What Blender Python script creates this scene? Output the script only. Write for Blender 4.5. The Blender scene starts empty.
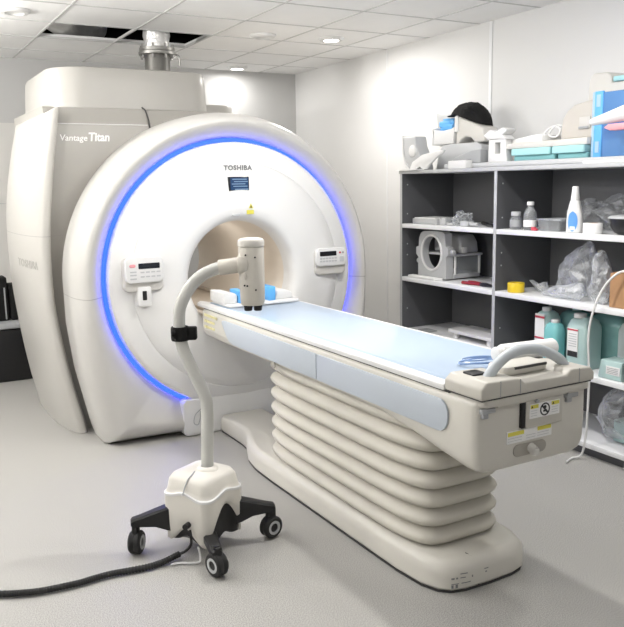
import bpy, bmesh, math, random
from mathutils import Vector, Matrix, noise
random.seed(7)
S = bpy.context.scene
COL = S.collection
PI = math.pi

# ------------------------------------------------------------------ materials
def mat(name, col, rough=.5, metal=0, var=.03, vscale=6, bump=0, bscale=80, trans=0, ior=1.45,
        emit=None, es=0, coat=0, spec=.5):
    m = bpy.data.materials.new(name); m.use_nodes = True
    nt = m.node_tree; N = nt.nodes; L = nt.links
    p = N['Principled BSDF']
    p.inputs['Roughness'].default_value = rough
    p.inputs['Metallic'].default_value = metal
    p.inputs['Transmission Weight'].default_value = trans
    p.inputs['IOR'].default_value = ior
    p.inputs['Coat Weight'].default_value = coat
    p.inputs['Specular IOR Level'].default_value = spec
    tc = N.new('ShaderNodeTexCoord')
    nz = N.new('ShaderNodeTexNoise'); nz.inputs['Scale'].default_value = vscale; nz.inputs['Detail'].default_value = 4
    L.new(tc.outputs['Object'], nz.inputs['Vector'])
    mx = N.new('ShaderNodeMix'); mx.data_type = 'RGBA'
    a = [max(0, c*(1-var)) for c in col]; b = [min(1, c*(1+var)) for c in col]
    mx.inputs[6].default_value = (*a, 1); mx.inputs[7].default_value = (*b, 1)
    L.new(nz.outputs['Fac'], mx.inputs[0]); L.new(mx.outputs[2], p.inputs['Base Color'])
    if bump:
        n2 = N.new('ShaderNodeTexNoise'); n2.inputs['Scale'].default_value = bscale
        L.new(tc.outputs['Object'], n2.inputs['Vector'])
        bp = N.new('ShaderNodeBump'); bp.inputs['Strength'].default_value = bump; bp.inputs['Distance'].default_value = .01
        L.new(n2.outputs['Fac'], bp.inputs['Height']); L.new(bp.outputs['Normal'], p.inputs['Normal'])
    if emit:
        p.inputs['Emission Color'].default_value = (*emit, 1); p.inputs['Emission Strength'].default_value = es
    return m

def seam(m, z, w=.0025, dark=.35):
    """a thin moulded joint line at one height of the cover"""
    nt = m.node_tree; N = nt.nodes; L = nt.links; p = N['Principled BSDF']
    g = N.new('ShaderNodeNewGeometry'); sx = N.new('ShaderNodeSeparateXYZ'); L.new(g.outputs['Position'], sx.inputs[0])
    c = N.new('ShaderNodeMath'); c.operation = 'COMPARE'; c.inputs[1].default_value = z; c.inputs[2].default_value = w
    L.new(sx.outputs['Z'], c.inputs[0])
    old = p.inputs['Base Color'].links[0].from_socket
    mx = N.new('ShaderNodeMix'); mx.data_type = 'RGBA'; mx.inputs[7].default_value = (dark, dark*.97, dark*.92, 1)
    L.new(c.outputs[0], mx.inputs[0]); L.new(old, mx.inputs[6]); L.new(mx.outputs[2], p.inputs['Base Color'])
    return m

def film(name, col, dens=.35, rough=.25):
    """crumpled clear plastic film"""
    m = bpy.data.materials.new(name); m.use_nodes = True
    nt = m.node_tree; N = nt.nodes; L = nt.links
    N.remove(N['Principled BSDF']); out = N['Material Output']
    tr = N.new('ShaderNodeBsdfTransparent'); df = N.new('ShaderNodeBsdfDiffuse'); gl = N.new('ShaderNodeBsdfGlossy')
    df.inputs['Color'].default_value = (*col, 1); gl.inputs['Roughness'].default_value = rough
    tr.inputs['Color'].default_value = (.93, .94, .95, 1)
    m1 = N.new('ShaderNodeMixShader'); m1.inputs[0].default_value = .35
    L.new(df.outputs[0], m1.inputs[1]); L.new(gl.outputs[0], m1.inputs[2])
    lw = N.new('ShaderNodeLayerWeight'); lw.inputs['Blend'].default_value = .5
    tc = N.new('ShaderNodeTexCoord'); nz = N.new('ShaderNodeTexNoise'); nz.inputs['Scale'].default_value = 22; nz.inputs['Detail'].default_value = 6
    L.new(tc.outputs['Object'], nz.inputs['Vector'])
    ad = N.new('ShaderNodeMath'); ad.operation = 'MULTIPLY_ADD'; ad.inputs[1].default_value = .55; ad.inputs[2].default_value = dens - .25
    L.new(nz.outputs['Fac'], ad.inputs[0])
    a2 = N.new('ShaderNodeMath'); a2.operation = 'MULTIPLY_ADD'; a2.inputs[1].default_value = .45; a2.use_clamp = True
    L.new(lw.outputs['Facing'], a2.inputs[0]); L.new(ad.outputs[0], a2.inputs[2])
    m2 = N.new('ShaderNodeMixShader'); L.new(a2.outputs[0], m2.inputs[0]); L.new(tr.outputs[0], m2.inputs[1]); L.new(m1.outputs[0], m2.inputs[2])
    bp = N.new('ShaderNodeBump'); bp.inputs['Strength'].default_value = .7; bp.inputs['Distance'].default_value = .02
    L.new(nz.outputs['Fac'], bp.inputs['Height']); L.new(bp.outputs[0], gl.inputs['Normal']); L.new(bp.outputs[0], df.inputs['Normal'])
    L.new(m2.outputs[0], out.inputs[0])
    return m

M = {}
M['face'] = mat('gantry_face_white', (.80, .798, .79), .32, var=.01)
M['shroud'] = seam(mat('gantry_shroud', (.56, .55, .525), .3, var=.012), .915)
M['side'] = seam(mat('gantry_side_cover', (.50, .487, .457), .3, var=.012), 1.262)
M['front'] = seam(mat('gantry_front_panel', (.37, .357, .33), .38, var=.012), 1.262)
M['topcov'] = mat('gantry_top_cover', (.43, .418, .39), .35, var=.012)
M['bore'] = mat('bore_liner', (.80, .73, .64), .4, var=.02)
M['borebed'] = mat('bore_rail', (.52, .46, .39), .5)
M['white'] = mat('white_plastic', (.74, .74, .735), .4, var=.01)
M['offwhite'] = mat('offwhite_plastic', (.62, .605, .57), .42, var=.02)
M['beige'] = mat('beige_plastic', (.56, .53, .48), .45, var=.02)
M['table'] = mat('table_cover', (.63, .61, .555), .38, var=.015)
M['tableend'] = mat('table_end_cover', (.54, .52, .47), .42, var=.015)
M['bellow'] = mat('bellows_vinyl', (.60, .575, .51), .5, var=.02)
M['seamdark'] = mat('dark_joint', (.06, .06, .06), .6)
M['pad'] = mat('couch_pad_blue', (.43, .53, .66), .28, var=.02, coat=.2)
M['inset'] = mat('inset_panel_blue', (.50, .55, .61), .4, var=.015)
M['greyarch'] = mat('grey_vinyl', (.52, .56, .59), .4)
M['blue'] = mat('blue_foam', (.12, .42, .82), .5)
M['bluetrans'] = mat('blue_clear_plastic', (.16, .36, .72), .2, trans=.35)
M['tubeblue'] = mat('clear_blue_tube', (.36, .52, .80), .2, trans=.4)
M['bluepale'] = mat('pale_blue_plastic', (.45, .66, .88), .25, trans=.2)
M['grey_brown'] = mat('recess_grey', (.36, .34, .30), .5)
M['black'] = mat('black_plastic', (.012, .012, .013), .4)
M['blackmatte'] = mat('black_matte', (.004, .004, .004), .9, bump=.4, bscale=60)
M['rubber'] = mat('black_rubber', (.02, .02, .02), .7)
M['grey'] = mat('grey_plastic', (.36, .37, .38), .45)
M['midgrey'] = mat('mid_grey_plastic', (.5, .51, .52), .4)
M['lightgrey'] = mat('light_grey_plastic', (.52, .53, .54), .4)
M['cart'] = mat('cart_cover', (.70, .675, .62), .38, var=.015)
M['cartpole'] = mat('cart_pole_paint', (.50, .50, .47), .38, var=.02)
M['carthead'] = mat('cart_head_plastic', (.58, .55, .49), .42, var=.02)
M['metal'] = mat('brushed_metal', (.36, .355, .34), .38, metal=1)
M['foil'] = mat('foil_duct', (.85, .85, .84), .3, metal=.7, bump=.6, bscale=45)
M['foilduct'] = mat('foil_flexible_duct', (.92, .92, .91), .35, metal=.25)
M['pipe'] = mat('quench_pipe_steel', (.17, .166, .155), .45, metal=.6)
M['glass_dark'] = mat('display_glass', (.008, .01, .015), .12)
M['screen'] = mat('screen_blue', (.02, .05, .12), .2, emit=(.02, .05, .12), es=.2)
M['screenline'] = mat('screen_lines', (.2, .3, .42), .3, emit=(.10, .17, .26), es=.25)
M['led'] = mat('led_ring_blue', (.01, .03, .2), .3, emit=(.006, .02, 1.0), es=6.5)
M['grey_text'] = mat('grey_print', (.21, .215, .22), .5)
M['faint_text'] = mat('faint_moulding', (.41, .40, .375), .5)
M['white_text'] = mat('white_print', (.9, .9, .88), .4)
M['dark_text'] = mat('dark_print', (.03, .03, .03), .5)
M['yellow'] = mat('yellow_label', (.72, .66, .10), .5)
M['paleyellow'] = mat('pale_yellow_print', (.80, .74, .42), .5)
M['yellowtape'] = mat('yellow_tape', (.80, .58, .03), .35)
M['pink'] = mat('pink_foam', (.80, .35, .38), .6)
M['red'] = mat('red_grip', (.30, .02, .03), .4)
M['redlabel'] = mat('red_print', (.55, .06, .09), .5)
M['paper'] = mat('white_paper', (.85, .85, .84), .7)
M['shelf'] = mat('shelf_white_laminate', (.80, .81, .82), .4, var=.01)
M['shelfside'] = mat('shelf_grey_laminate', (.105, .108, .115), .5, var=.08, vscale=3)
M['shelfedge'] = mat('shelf_edge_grey', (.48, .49, .50), .45)
M['shelfback'] = mat('shelf_back_panel', (.14, .142, .148), .6, var=.08, vscale=3)
M['teal'] = mat('teal_liquid', (.38, .70, .68), .25, trans=.35, var=.06)
M['tealpale'] = mat('teal_canister', (.60, .80, .78), .3, trans=.3, var=.06)
M['cyan'] = mat('turquoise_bottle', (.30, .76, .78), .25, trans=.3)
M['foam'] = mat('teal_foam', (.20, .44, .46), .7, bump=.1)
M['foamlight'] = mat('light_teal_foam', (.38, .66, .68), .7, bump=.1)
M['clear'] = mat('clear_plastic', (.82, .85, .87), .12, trans=.8)
M['frost'] = mat('frosted_plastic', (.78, .86, .85), .4, trans=.5)
M['cardboard'] = mat('cardboard', (.42, .24, .12), .8, var=.08)
M['bottleblue'] = mat('blue_bottle_label', (.12, .34, .76), .4)
M['film'] = film('clear_film', (.8, .82, .83), .06)
M['filmthick'] = film('cloudy_film', (.78, .81, .84), .24)
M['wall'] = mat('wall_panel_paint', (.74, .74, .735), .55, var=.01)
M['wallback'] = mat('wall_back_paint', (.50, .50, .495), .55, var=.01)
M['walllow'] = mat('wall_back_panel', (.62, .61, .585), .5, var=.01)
M['tile'] = mat('ceiling_tile', (.93, .93, .925), .85, bump=.15, bscale=150)
M['tbar'] = mat('ceiling_t_bar', (.60, .60, .59), .5)
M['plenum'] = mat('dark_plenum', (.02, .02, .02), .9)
M['lampoff'] = mat('lamp_lens_unlit', (.74, .74, .73), .3)
M['lampon'] = mat('lamp_lens_lit', (.9, .9, .9), .3, emit=(1, .98, .94), es=8)

def floor_material():
    m = mat('speckled_vinyl_floor', (.41, .402, .385), .42, var=.02, vscale=2)
    nt = m.node_tree; N = nt.nodes; L = nt.links; p = N['Principled BSDF']
    old = p.inputs['Base Color'].links[0].from_socket
    tc = N.new('ShaderNodeTexCoord'); nz = N.new('ShaderNodeTexNoise'); nz.inputs['Scale'].default_value = 230; nz.inputs['Detail'].default_value = 3
    L.new(tc.outputs['Object'], nz.inputs['Vector'])
    rp = N.new('ShaderNodeValToRGB'); rp.color_ramp.elements[0].position = .36; rp.color_ramp.elements[1].position = .64
    rp.color_ramp.elements[0].color = (.62, .62, .61, 1); rp.color_ramp.elements[1].color = (1.28, 1.28, 1.27, 1)
    L.new(nz.outputs['Fac'], rp.inputs[0])
    mx = N.new('ShaderNodeMix'); mx.data_type = 'RGBA'; mx.blend_type = 'MULTIPLY'; mx.inputs[0].default_value = 1
    L.new(old, mx.inputs[6]); L.new(rp.outputs[0], mx.inputs[7]); L.new(mx.outputs[2], p.inputs['Base Color'])
    return m
M['floor'] = floor_material()

# ------------------------------------------------------------------ mesh helpers
def frame_of(d):
    d = Vector(d).normalized()
    up = Vector((0, 0, 1)) if abs(d.z) < .9 else Vector((1, 0, 0))
    u = up.cross(d).normalized(); v = d.cross(u).normalized()
    return u, v, d

def smooth_path(pts, n=6, closed=False):
    P = [Vector(p) for p in pts]; out = []
    k = len(P); rng = k if closed else k-1
    for i in range(rng):
        p1, p2 = P[i], P[(i+1) % k]
        p0 = P[(i-1) % k] if (closed or i > 0) else p1*2-p2
        p3 = P[(i+2) % k] if (closed or i+2 < k) else p2*2-p1
        for j in range(n):
            t = j/n
            out.append(.5*((2*p1)+(p2-p0)*t+(2*p0-5*p1+4*p2-p3)*t*t+(3*p1-p0-3*p2+p3)*t**3))
    if not closed: out.append(P[-1].copy())
    return out

class MB:
    """collects shapes into one bmesh (world coordinates)"""
    def __init__(self, xf=None): self.bm = bmesh.new(); self.xf = xf
    def _new(self, before): return [v for v in self.bm.verts if v.index == -1 or v not in before]
    def box(self, lo, hi, bev=0, seg=2, rz=0, tilt=None):
        lo, hi = Vector(lo), Vector(hi); c = (lo+hi)/2; s = hi-lo
        t = bmesh.new(); bmesh.ops.create_cube(t, size=1)
        bmesh.ops.scale(t, vec=s, verts=t.verts)
        if bev: bmesh.ops.bevel(t, geom=t.edges[:], offset=min(bev, min(s)*.49), segments=seg, profile=.5, affect='EDGES')
        mtx = Matrix.Translation(c)
        if rz: mtx = mtx @ Matrix.Rotation(rz, 4, 'Z')
        if tilt: mtx = mtx @ Matrix.Rotation(tilt[1], 4, tilt[0])
        self.merge(t, mtx); return self
    def merge(self, t, mtx=Matrix.Identity(4)):
        bmesh.ops.transform(t, matrix=mtx, verts=t.verts)
        me = bpy.data.meshes.new('tmp'); t.to_mesh(me); t.free(); self.bm.from_mesh(me); bpy.data.meshes.remove(me)
    def loft(self, rings, cap=True, closed=True):
        V = [[self.bm.verts.new(p) for p in r] for r in rings]
        n = len(V[0])
        for a, b in zip(V, V[1:]):
            for i in range(n if closed else n-1):
                j = (i+1) % n
                try: self.bm.faces.new((a[i], a[j], b[j], b[i]))
                except ValueError: pass
        if cap:
            self.bm.faces.new(V[0][::-1]); self.bm.faces.new(V[-1])
        return self
    def cyl(self, p0, p1, r0, r1=None, seg=24, bev=0):
        p0, p1 = Vector(p0), Vector(p1); r1 = r0 if r1 is None else r1
        u, v, d = frame_of(p1-p0)
        prof = [(p0, r0), (p1, r1)]
        if bev: prof = [(p0, r0-bev), (p0+d*bev*.3, r0-bev*.3), (p0+d*bev, r0), (p1-d*bev, r1), (p1-d*bev*.3, r1-bev*.3), (p1, r1-bev)]
        self.loft([[p+u*r*math.cos(a)+v*r*math.sin(a) for a in [2*PI*i/seg for i in range(seg)]] for p, r in prof]); return self
    def lathe(self, prof, org=(0, 0, 0), axis=(0, 0, 1), seg=48, cap=True, closed_prof=False):
        o = Vector(org); u, v, d = frame_of(axis)
        rings = [[o+d*h+u*r*math.cos(a)+v*r*math.sin(a) for a in [2*PI*i/seg for i in range(seg)]] for r, h in prof]
        if closed_prof: rings = rings+[rings[0]]; cap = False
        self.loft(rings, cap=cap); return self
    def tube(self, pts, r, seg=12, n=6, closed=False, smooth=True, rfun=None):
        P = smooth_path(pts, n, closed) if smooth else [Vector(p) for p in pts]
        k = len(P); rings = []; u = None
        for i, p in enumerate(P):
            a = P[(i-1) % k] if (closed or i > 0) else p; b = P[(i+1) % k] if (closed or i < k-1) else p
            d = (b-a).normalized()
            if u is None: u = frame_of(d)[0]
            u = (u-d*u.dot(d)).normalized(); v = d.cross(u)
            rr = rfun(i, k) if rfun else r
            rings.append([p+u*rr*math.cos(t)+v*rr*math.sin(t) for t in [2*PI*q/seg for q in range(seg)]])
        if closed: self.loft(rings+[rings[0]], cap=False)
        else: self.loft(rings)
        return self
    def prism(self, outline, lo, hi, axis='X', bev=0, seg=2, hole=None):
        """outline in the plane across `axis`, extruded from lo to hi.  X:(y,z)  Y:(x,z)  Z:(x,y)"""
        def P(a, b, h): return {'X': (h, a, b), 'Y': (a, h, b), 'Z': (a, b, h)}[axis]
        t = bmesh.new()
        if hole:
            n = len(outline); assert len(hole) == n
            r = [[t.verts.new(P(a, b, h)) for a, b in o] for h in (lo, hi) for o in (outline, hole)]
            for i in range(n):
                j = (i+1) % n
                for q in ((r[0][i], r[0][j], r[2][j], r[2][i]), (r[1][j], r[1][i], r[3][i], r[3][j]),
                          (r[0][j], r[0][i], r[1][i], r[1][j]), (r[2][i], r[2][j], r[3][j], r[3][i])): t.faces.new(q)
        else:
            a = [t.verts.new(P(x, y, lo)) for x, y in outline]; b = [t.verts.new(P(x, y, hi)) for x, y in outline]
            n = len(a)
            for i in range(n): t.faces.new((a[i], a[(i+1) % n], b[(i+1) % n], b[i]))
            t.faces.new(a[::-1]); t.faces.new(b)
        bmesh.ops.recalc_face_normals(t, faces=t.faces)
        if bev:
            es = [e for e in t.edges if len(e.link_faces) == 2 and e.calc_face_angle(0) > .6]
            bmesh.ops.bevel(t, geom=es, offset=bev, segments=seg, profile=.5, affect='EDGES', clamp_overlap=True)
        self.merge(t); return self
    def ball(self, c, r, seg=16, sc=(1, 1, 1)):
        t = bmesh.new(); bmesh.ops.create_uvsphere(t, u_segments=seg, v_segments=max(6, seg//2), radius=r)
        bmesh.ops.scale(t, vec=sc, verts=t.verts); self.merge(t, Matrix.Translation(Vector(c))); return self

def world_of(o):
    w = Vector((0, 0, 0))
    while o is not None: w = w+o.location; o = o.parent
    return w

def obj(name, mb, m, parent=None, sharp=.6, label=None):
    bm = mb.bm if isinstance(mb, MB) else mb
    xf = getattr(mb, 'xf', None)
    if xf is not None: bmesh.ops.transform(bm, matrix=xf, verts=bm.verts)
    bmesh.ops.recalc_face_normals(bm, faces=bm.faces)
    if parent is not None: bmesh.ops.translate(bm, vec=-world_of(parent), verts=bm.verts)
    me = bpy.data.meshes.new(name); bm.to_mesh(me); bm.free()
    me.materials.append(M[m] if isinstance(m, str) else m)
    me.shade_smooth(); me.set_sharp_from_angle(angle=sharp)
    o = bpy.data.objects.new(name, me); COL.objects.link(o)
    if parent is not None: o.parent = parent
    if label: o['label'] = label
    return o

def thing(name, label, cat, loc, group=None):
    o = bpy.data.objects.new(name, None); o.empty_display_size = .1; COL.objects.link(o); o.location = loc
    o['label'] = label; o['category'] = cat
    if group: o['group'] = group
    return o

def solo(name, mb, m, label, cat, loc, group=None, sharp=.6):
    """a thing that is one mesh, its origin at its base"""
    bm = mb.bm; bmesh.ops.translate(bm, vec=-Vector(loc), verts=bm.verts)
    o = obj(name, mb, m, sharp=sharp); o.location = loc
    o['label'] = label; o['category'] = cat
    if group: o['group'] = group
    return o

def struct(name, mb, m):
    o = obj(name, mb, m); o['kind'] = 'structure'; return o

def text_bm(s, height, width=None, depth=.001, bold=0, shear=0, spacing=1):
    """lettering in its own x-y plane, left end at 0, baseline at 0"""
    cu = bpy.data.curves.new('t', 'FONT'); cu.body = s; cu.size = height*1.38; cu.extrude = depth/2; cu.offset = bold; cu.shear = shear
    cu.space_character = spacing; cu.resolution_u = 3
    o = bpy.data.objects.new('t', cu); COL.objects.link(o)
    dg = bpy.context.evaluated_depsgraph_get(); dg.update()
    me = bpy.data.meshes.new_from_object(o.evaluated_get(dg), depsgraph=dg)
    bm = bmesh.new(); bm.from_mesh(me)
    bpy.data.objects.remove(o); bpy.data.curves.remove(cu); bpy.data.meshes.remove(me)
    x0 = min(v.co.x for v in bm.verts); x1 = max(v.co.x for v in bm.verts)
    for v in bm.verts:
        v.co.x -= x0
        if width: v.co.x *= width/(x1-x0)
    return bm

FRONT = Matrix(((1, 0, 0, 0), (0, 0, -1, 0), (0, 1, 0, 0), (0, 0, 0, 1)))      # x -> X, y -> Z, facing -Y
def text_front(s, x, y, z, height, width=None, bold=0, shear=0, rx=0, spacing=1):
    mb = MB(); mb.merge(text_bm(s, height, width, bold=bold, shear=shear, spacing=spacing), Matrix.Translation((x, y, z)) @ FRONT); return mb

def rrect(x0, x1, y0, y1, r, n=6):
    """rounded rectangle outline, radius r or one per corner (x1y1, x0y1, x0y0, x1y0)"""
    rs = r if isinstance(r, (list, tuple)) else [r]*4
    out = []
    for (cx, cy, a0), q in zip(((x1, y1, 0), (x0, y1, 90), (x0, y0, 180), (x1, y0, 270)), rs):
        sx = -1 if cx == x1 else 1; sy = -1 if cy == y1 else 1
        for i in range(n+1):
            a = math.radians(a0+90*i/n)
            out.append((cx+sx*q+q*math.cos(a), cy+sy*q+q*math.sin(a)))
    return out

def scaled(outline, k, c=None):
    cx = sum(p[0] for p in outline)/len(outline) if c is None else c[0]
    cy = sum(p[1] for p in outline)/len(outline) if c is None else c[1]
    return [(cx+(x-cx)*k, cy+(y-cy)*k) for x, y in outline]

def at_z(outline, z): return [(x, y, z) for x, y in outline]

# ------------------------------------------------------------------ camera
cam = bpy.data.cameras.new('camera'); co = bpy.data.objects.new('camera', cam); COL.objects.link(co)
yaw, pit, roll, fpx = .5119, .165, -.0184, 779.68
cy, sy, cp, sp, cr, sr = math.cos(yaw), math.sin(yaw), math.cos(pit), math.sin(pit), math.cos(roll), math.sin(roll)
R = Matrix(((cr, -sr, 0), (sr, cr, 0), (0, 0, 1))) @ Matrix(((1, 0, 0), (0, cp, -sp), (0, sp, cp))) @ Matrix(((cy, -sy, 0), (0, 0, -1), (sy, cy, 0)))
rot = Matrix((R[0], -R[1], -R[2])).transposed()
co.matrix_world = Matrix.Translation((0, 0, 1.55)) @ rot.to_4x4()
cam.sensor_fit = 'HORIZONTAL'; cam.sensor_width = 36; cam.lens = 36*fpx/624; cam.clip_start = .05; cam.clip_end = 60
S.camera = co

# ------------------------------------------------------------------ room shell
XL, XR, YF, YB, CH = -2.2, 3.93, -1.6, 7.255, 2.653
struct('floor', MB().box((XL-.1, YF-.1, -.1), (XR+.1, YB+.1, 0)), 'floor')
struct('wall_right', MB().box((XR, YF-.1, 0), (XR+.1, YB+.1, CH)), 'wall')
struct('wall_left', MB().box((XL-.1, YF-.1, 0), (XL, YB+.1, CH)), 'wall')
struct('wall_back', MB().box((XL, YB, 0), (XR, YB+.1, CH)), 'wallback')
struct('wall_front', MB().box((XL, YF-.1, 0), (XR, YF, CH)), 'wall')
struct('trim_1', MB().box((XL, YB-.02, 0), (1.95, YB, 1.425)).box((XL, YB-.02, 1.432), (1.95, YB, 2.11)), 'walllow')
struct('trim_2', MB().box((XR-.004, 5.615, 0), (XR, 5.632, CH-.004), .001), 'shelf')
struct('trim_3', MB().box((XR-.006, 4.335, 0), (XR, 4.365, CH-.004), .002), 'shelf')
# suspended ceiling: tiles with the two open cells above the scanner, T-bars between them
T = .5785; gx = [3.516-T*k for k in range(-1, 11)]; gy = [7.364-T*k for k in range(0, 17)]
cb = MB(); bars = MB()
HX0, HX1, HY0, HY1 = 3.516-4*T, 3.516-2*T, 7.364-3*T, 7.364-2*T
for (x0, x1, y0, y1) in ((XL-.1, HX0, YF-.1, YB+.1), (HX1, XR+.1, YF-.1, YB+.1), (HX0, HX1, YF-.1, HY0), (HX0, HX1, HY1, YB+.1)):
    cb.box((x0, y0, CH), (x1, y1, CH+.03))
struct('ceiling', cb, 'tile')
for x in gx:
    if XL < x < XR: bars.box((x-.007, YF, CH-.004), (x+.007, YB, CH+.012))
for y in gy:
    if YF < y < YB: bars.box((XL, y-.007, CH-.0035), (HX0 if abs(y-6) < .0 else XR, y+.007, CH+.011))
struct('trim_4', bars, 'tbar')
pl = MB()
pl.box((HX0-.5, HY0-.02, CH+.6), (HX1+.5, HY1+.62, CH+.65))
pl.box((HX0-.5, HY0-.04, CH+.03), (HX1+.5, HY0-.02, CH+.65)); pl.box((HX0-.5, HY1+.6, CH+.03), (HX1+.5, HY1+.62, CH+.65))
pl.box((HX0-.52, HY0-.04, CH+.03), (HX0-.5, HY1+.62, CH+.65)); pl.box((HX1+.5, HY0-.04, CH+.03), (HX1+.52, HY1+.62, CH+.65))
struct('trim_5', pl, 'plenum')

# ------------------------------------------------------------------ ceiling lamps and added fill lights
def lamp_fixture(x, y, lit, label):
    t = thing('ceiling_downlight', label, 'ceiling light', (x, y, CH), 'round lights in the ceiling')
    obj('trim_ring', MB().lathe([(.062, 0), (.06, -.022), (.085, -.02), (.1, -.006), (.1, 0)], (x, y, CH), seg=32, closed_prof=True), 'white', t)
    obj('lens', MB().lathe([(0.001, -.012), (.061, -.012), (.061, -.001), (0.001, -.001)], (x, y, CH), seg=32), 'lampon' if lit else 'lampoff', t)
    return t
lamp_fixture(.916, 5.356, False, 'unlit round ceiling light above the left edge of the scanner')
lamp_fixture(2.699, 5.474, False, 'unlit round ceiling light to the right of the open ceiling panel')
lamp_fixture(3.232, 5.373, True, 'small lit ceiling light nearest the right wall')
lamp_fixture(3.177, 7.017, True, 'lit ceiling light right by the back wall corner')

def lamp(name, loc, power, size, col=(1, .975, .94)):
    d = bpy.data.lights.new(name, 'AREA'); d.shape = 'DISK'; d.size = size; d.energy = power; d.color = col
    o = bpy.data.objects.new(name, d); COL.objects.link(o); o.location = loc; return o
def point_light(name, loc, power, size, col=(1, .975, .94)):
    d = bpy.data.lights.new(name, 'POINT'); d.shadow_soft_size = size; d.energy = power; d.color = col
    o = bpy.data.objects.new(name, d); COL.objects.link(o); o.location = loc; return o
LZ = CH-.03; K = .36
for x, y, p in ((3.232, 5.373, 32), (3.177, 7.0, 9), (2.2, 3.0, 48), (3.1, 2.0, 22)):  # the third disk is an added, unseen light that throws the stand's floor shadow
    lamp('downlight_and_fill', (x, y, LZ), p*K, .12)
for x, y, p in ((1.4, 3.6, 26), (0, 5.3, 88), (0, 3.7, 46), (0, 2.0, 16), (.3, .4, 10), (2.4, .4, 10), (-1.5, 5.0, 75), (-1.5, 3.0, 46)):
    point_light('ceiling_fill_light', (x, y, CH-.3), p*K, .05)  # unseen point lights added below the ceiling to brighten it and the room
point_light('bore_fill_light', (2.0, 5.1, 1.12), 1.0, .12)  # point light added without a fixture to brighten the bore interior

# ------------------------------------------------------------------ MRI scanner
CX, CZ = 2.0, .985
mri = thing('mri_scanner', 'large white ring-shaped MRI scanner with glowing blue ring and open bore', 'mri scanner', (CX, 5.3, 0))
SIDE = [(1.008, 0.0), (1.006, -.25), (.975, -.53), (.935, -.72), (.895, -.91), (.87, -.985)]   # half width, height below the axis
outl = [((.985 if math.cos(a) > 0 else 1.008)*math.cos(a), 1.015*math.sin(a)) for a in [PI*i/90 for i in range(91)]]
outl += [(-w, z) for w, z in SIDE[1:]]
outl += [(min(w, .985), z) for w, z in SIDE[:0:-1]]
def outer_at(a):
    d = (math.cos(a), math.sin(a)); best = 0
    for i in range(len(outl)):
        p, q = outl[i], outl[(i+1) % len(outl)]; ex, ey = q[0]-p[0], q[1]-p[1]
        den = d[0]*ey-d[1]*ex
        if abs(den) < 1e-9: continue
        t = (p[0]*ey-p[1]*ex)/den; s = (p[0]*d[1]-p[1]*d[0])/den
        if t > 0 and -1e-6 <= s <= 1+1e-6: best = max(best, t)
    return best
ang = sorted([2*PI*i/180 for i in range(180)]+[math.atan2(-.985, .87)+2*PI, math.atan2(-.985, -.87)+2*PI])
OUT = [outer_at(a) for a in ang]
R0 = .854
def shroud_ring(s, y):
    return [(CX+math.cos(a)*(R0+(o-R0)*s), y, max(0.001, CZ+math.sin(a)*(R0+(o-R0)*s))) for a, o in zip(ang, OUT)]
prof = [(0, 4.575), (0, 4.548), (.1, 4.533), (.25, 4.508), (.42, 4.482), (.54, 4.470), (.6, 4.469), (.68, 4.474), (.79, 4.497), (.88, 4.535), (.96, 4.59), (1, 4.66), (1, 4.86), (.9, 4.88), (.4, 4.88)]
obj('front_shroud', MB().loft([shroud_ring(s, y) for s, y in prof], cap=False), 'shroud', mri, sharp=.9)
FACE = [(.826, 4.575), (.826, 4.503), (.815, 4.487), (.79, 4.477), (.74, 4.462), (.702, 4.452), (.699, 4.4545), (.696, 4.450), (.62, 4.434), (.54, 4.42), (.47, 4.411), (.43, 4.408), (.395, 4.411), (.372, 4.423), (.356, 4.447), (.347, 4.49), (.345, 4.55)]
def face_y(x, z):
    r = math.hypot(x-CX, z-CZ)
    for (r1, y1), (r0, y0) in zip(FACE[1:], FACE[2:]):
        if r0 <= r <= r1: return y0+(y1-y0)*(r-r0)/(r1-r0+1e-9)
    return 4.41
obj('front_face', MB().lathe(FACE, (CX, 0, CZ), (0, 1, 0), seg=128, cap=False), 'face', mri, sharp=.9)
obj('led_ring', MB().lathe([(.828, 4.548), (.834, 4.541), (.848, 4.541), (.853, 4.548), (.853, 4.565), (.828, 4.565)], (CX, 0, CZ), (0, 1, 0), seg=128, closed_prof=True), 'led', mri, label='glowing blue light ring')
bl = MB(); bl.lathe([(.345, 4.545), (.345, 6.06), (.40, 6.1), (.9, 6.1), (.95, 6.06), (.95, 4.87), (.83, 4.87), (.83, 4.60), (.36, 4.60)], (CX, 0, CZ), (0, 1, 0), seg=96, closed_prof=True)
obj('bore_liner', bl, 'bore', mri, sharp=.7, label='beige bore tunnel')
obj('bore_rail', MB().box((1.755, 4.46, .735), (2.245, 6.05, .765), .006).box((1.80, 4.46, .765), (1.84, 6.05, .785), .004).box((2.16, 4.46, .765), (2.2, 6.05, .785), .004), 'borebed', mri)
obj('docking_block', MB().prism(rrect(1.585, 2.415, 0.004, .235, .03), 4.465, 4.62, 'Y', .012), 'white', mri)
obj('pull_loop', MB().tube([(1.712, 4.463, .185), (1.69, 4.455, .17), (1.655, 4.455, .14), (1.645, 4.455, .09), (1.67, 4.455, .075), (1.685, 4.455, .11), (1.69, 4.455, .16)], .0025, 8), 'grey', mri)

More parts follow.
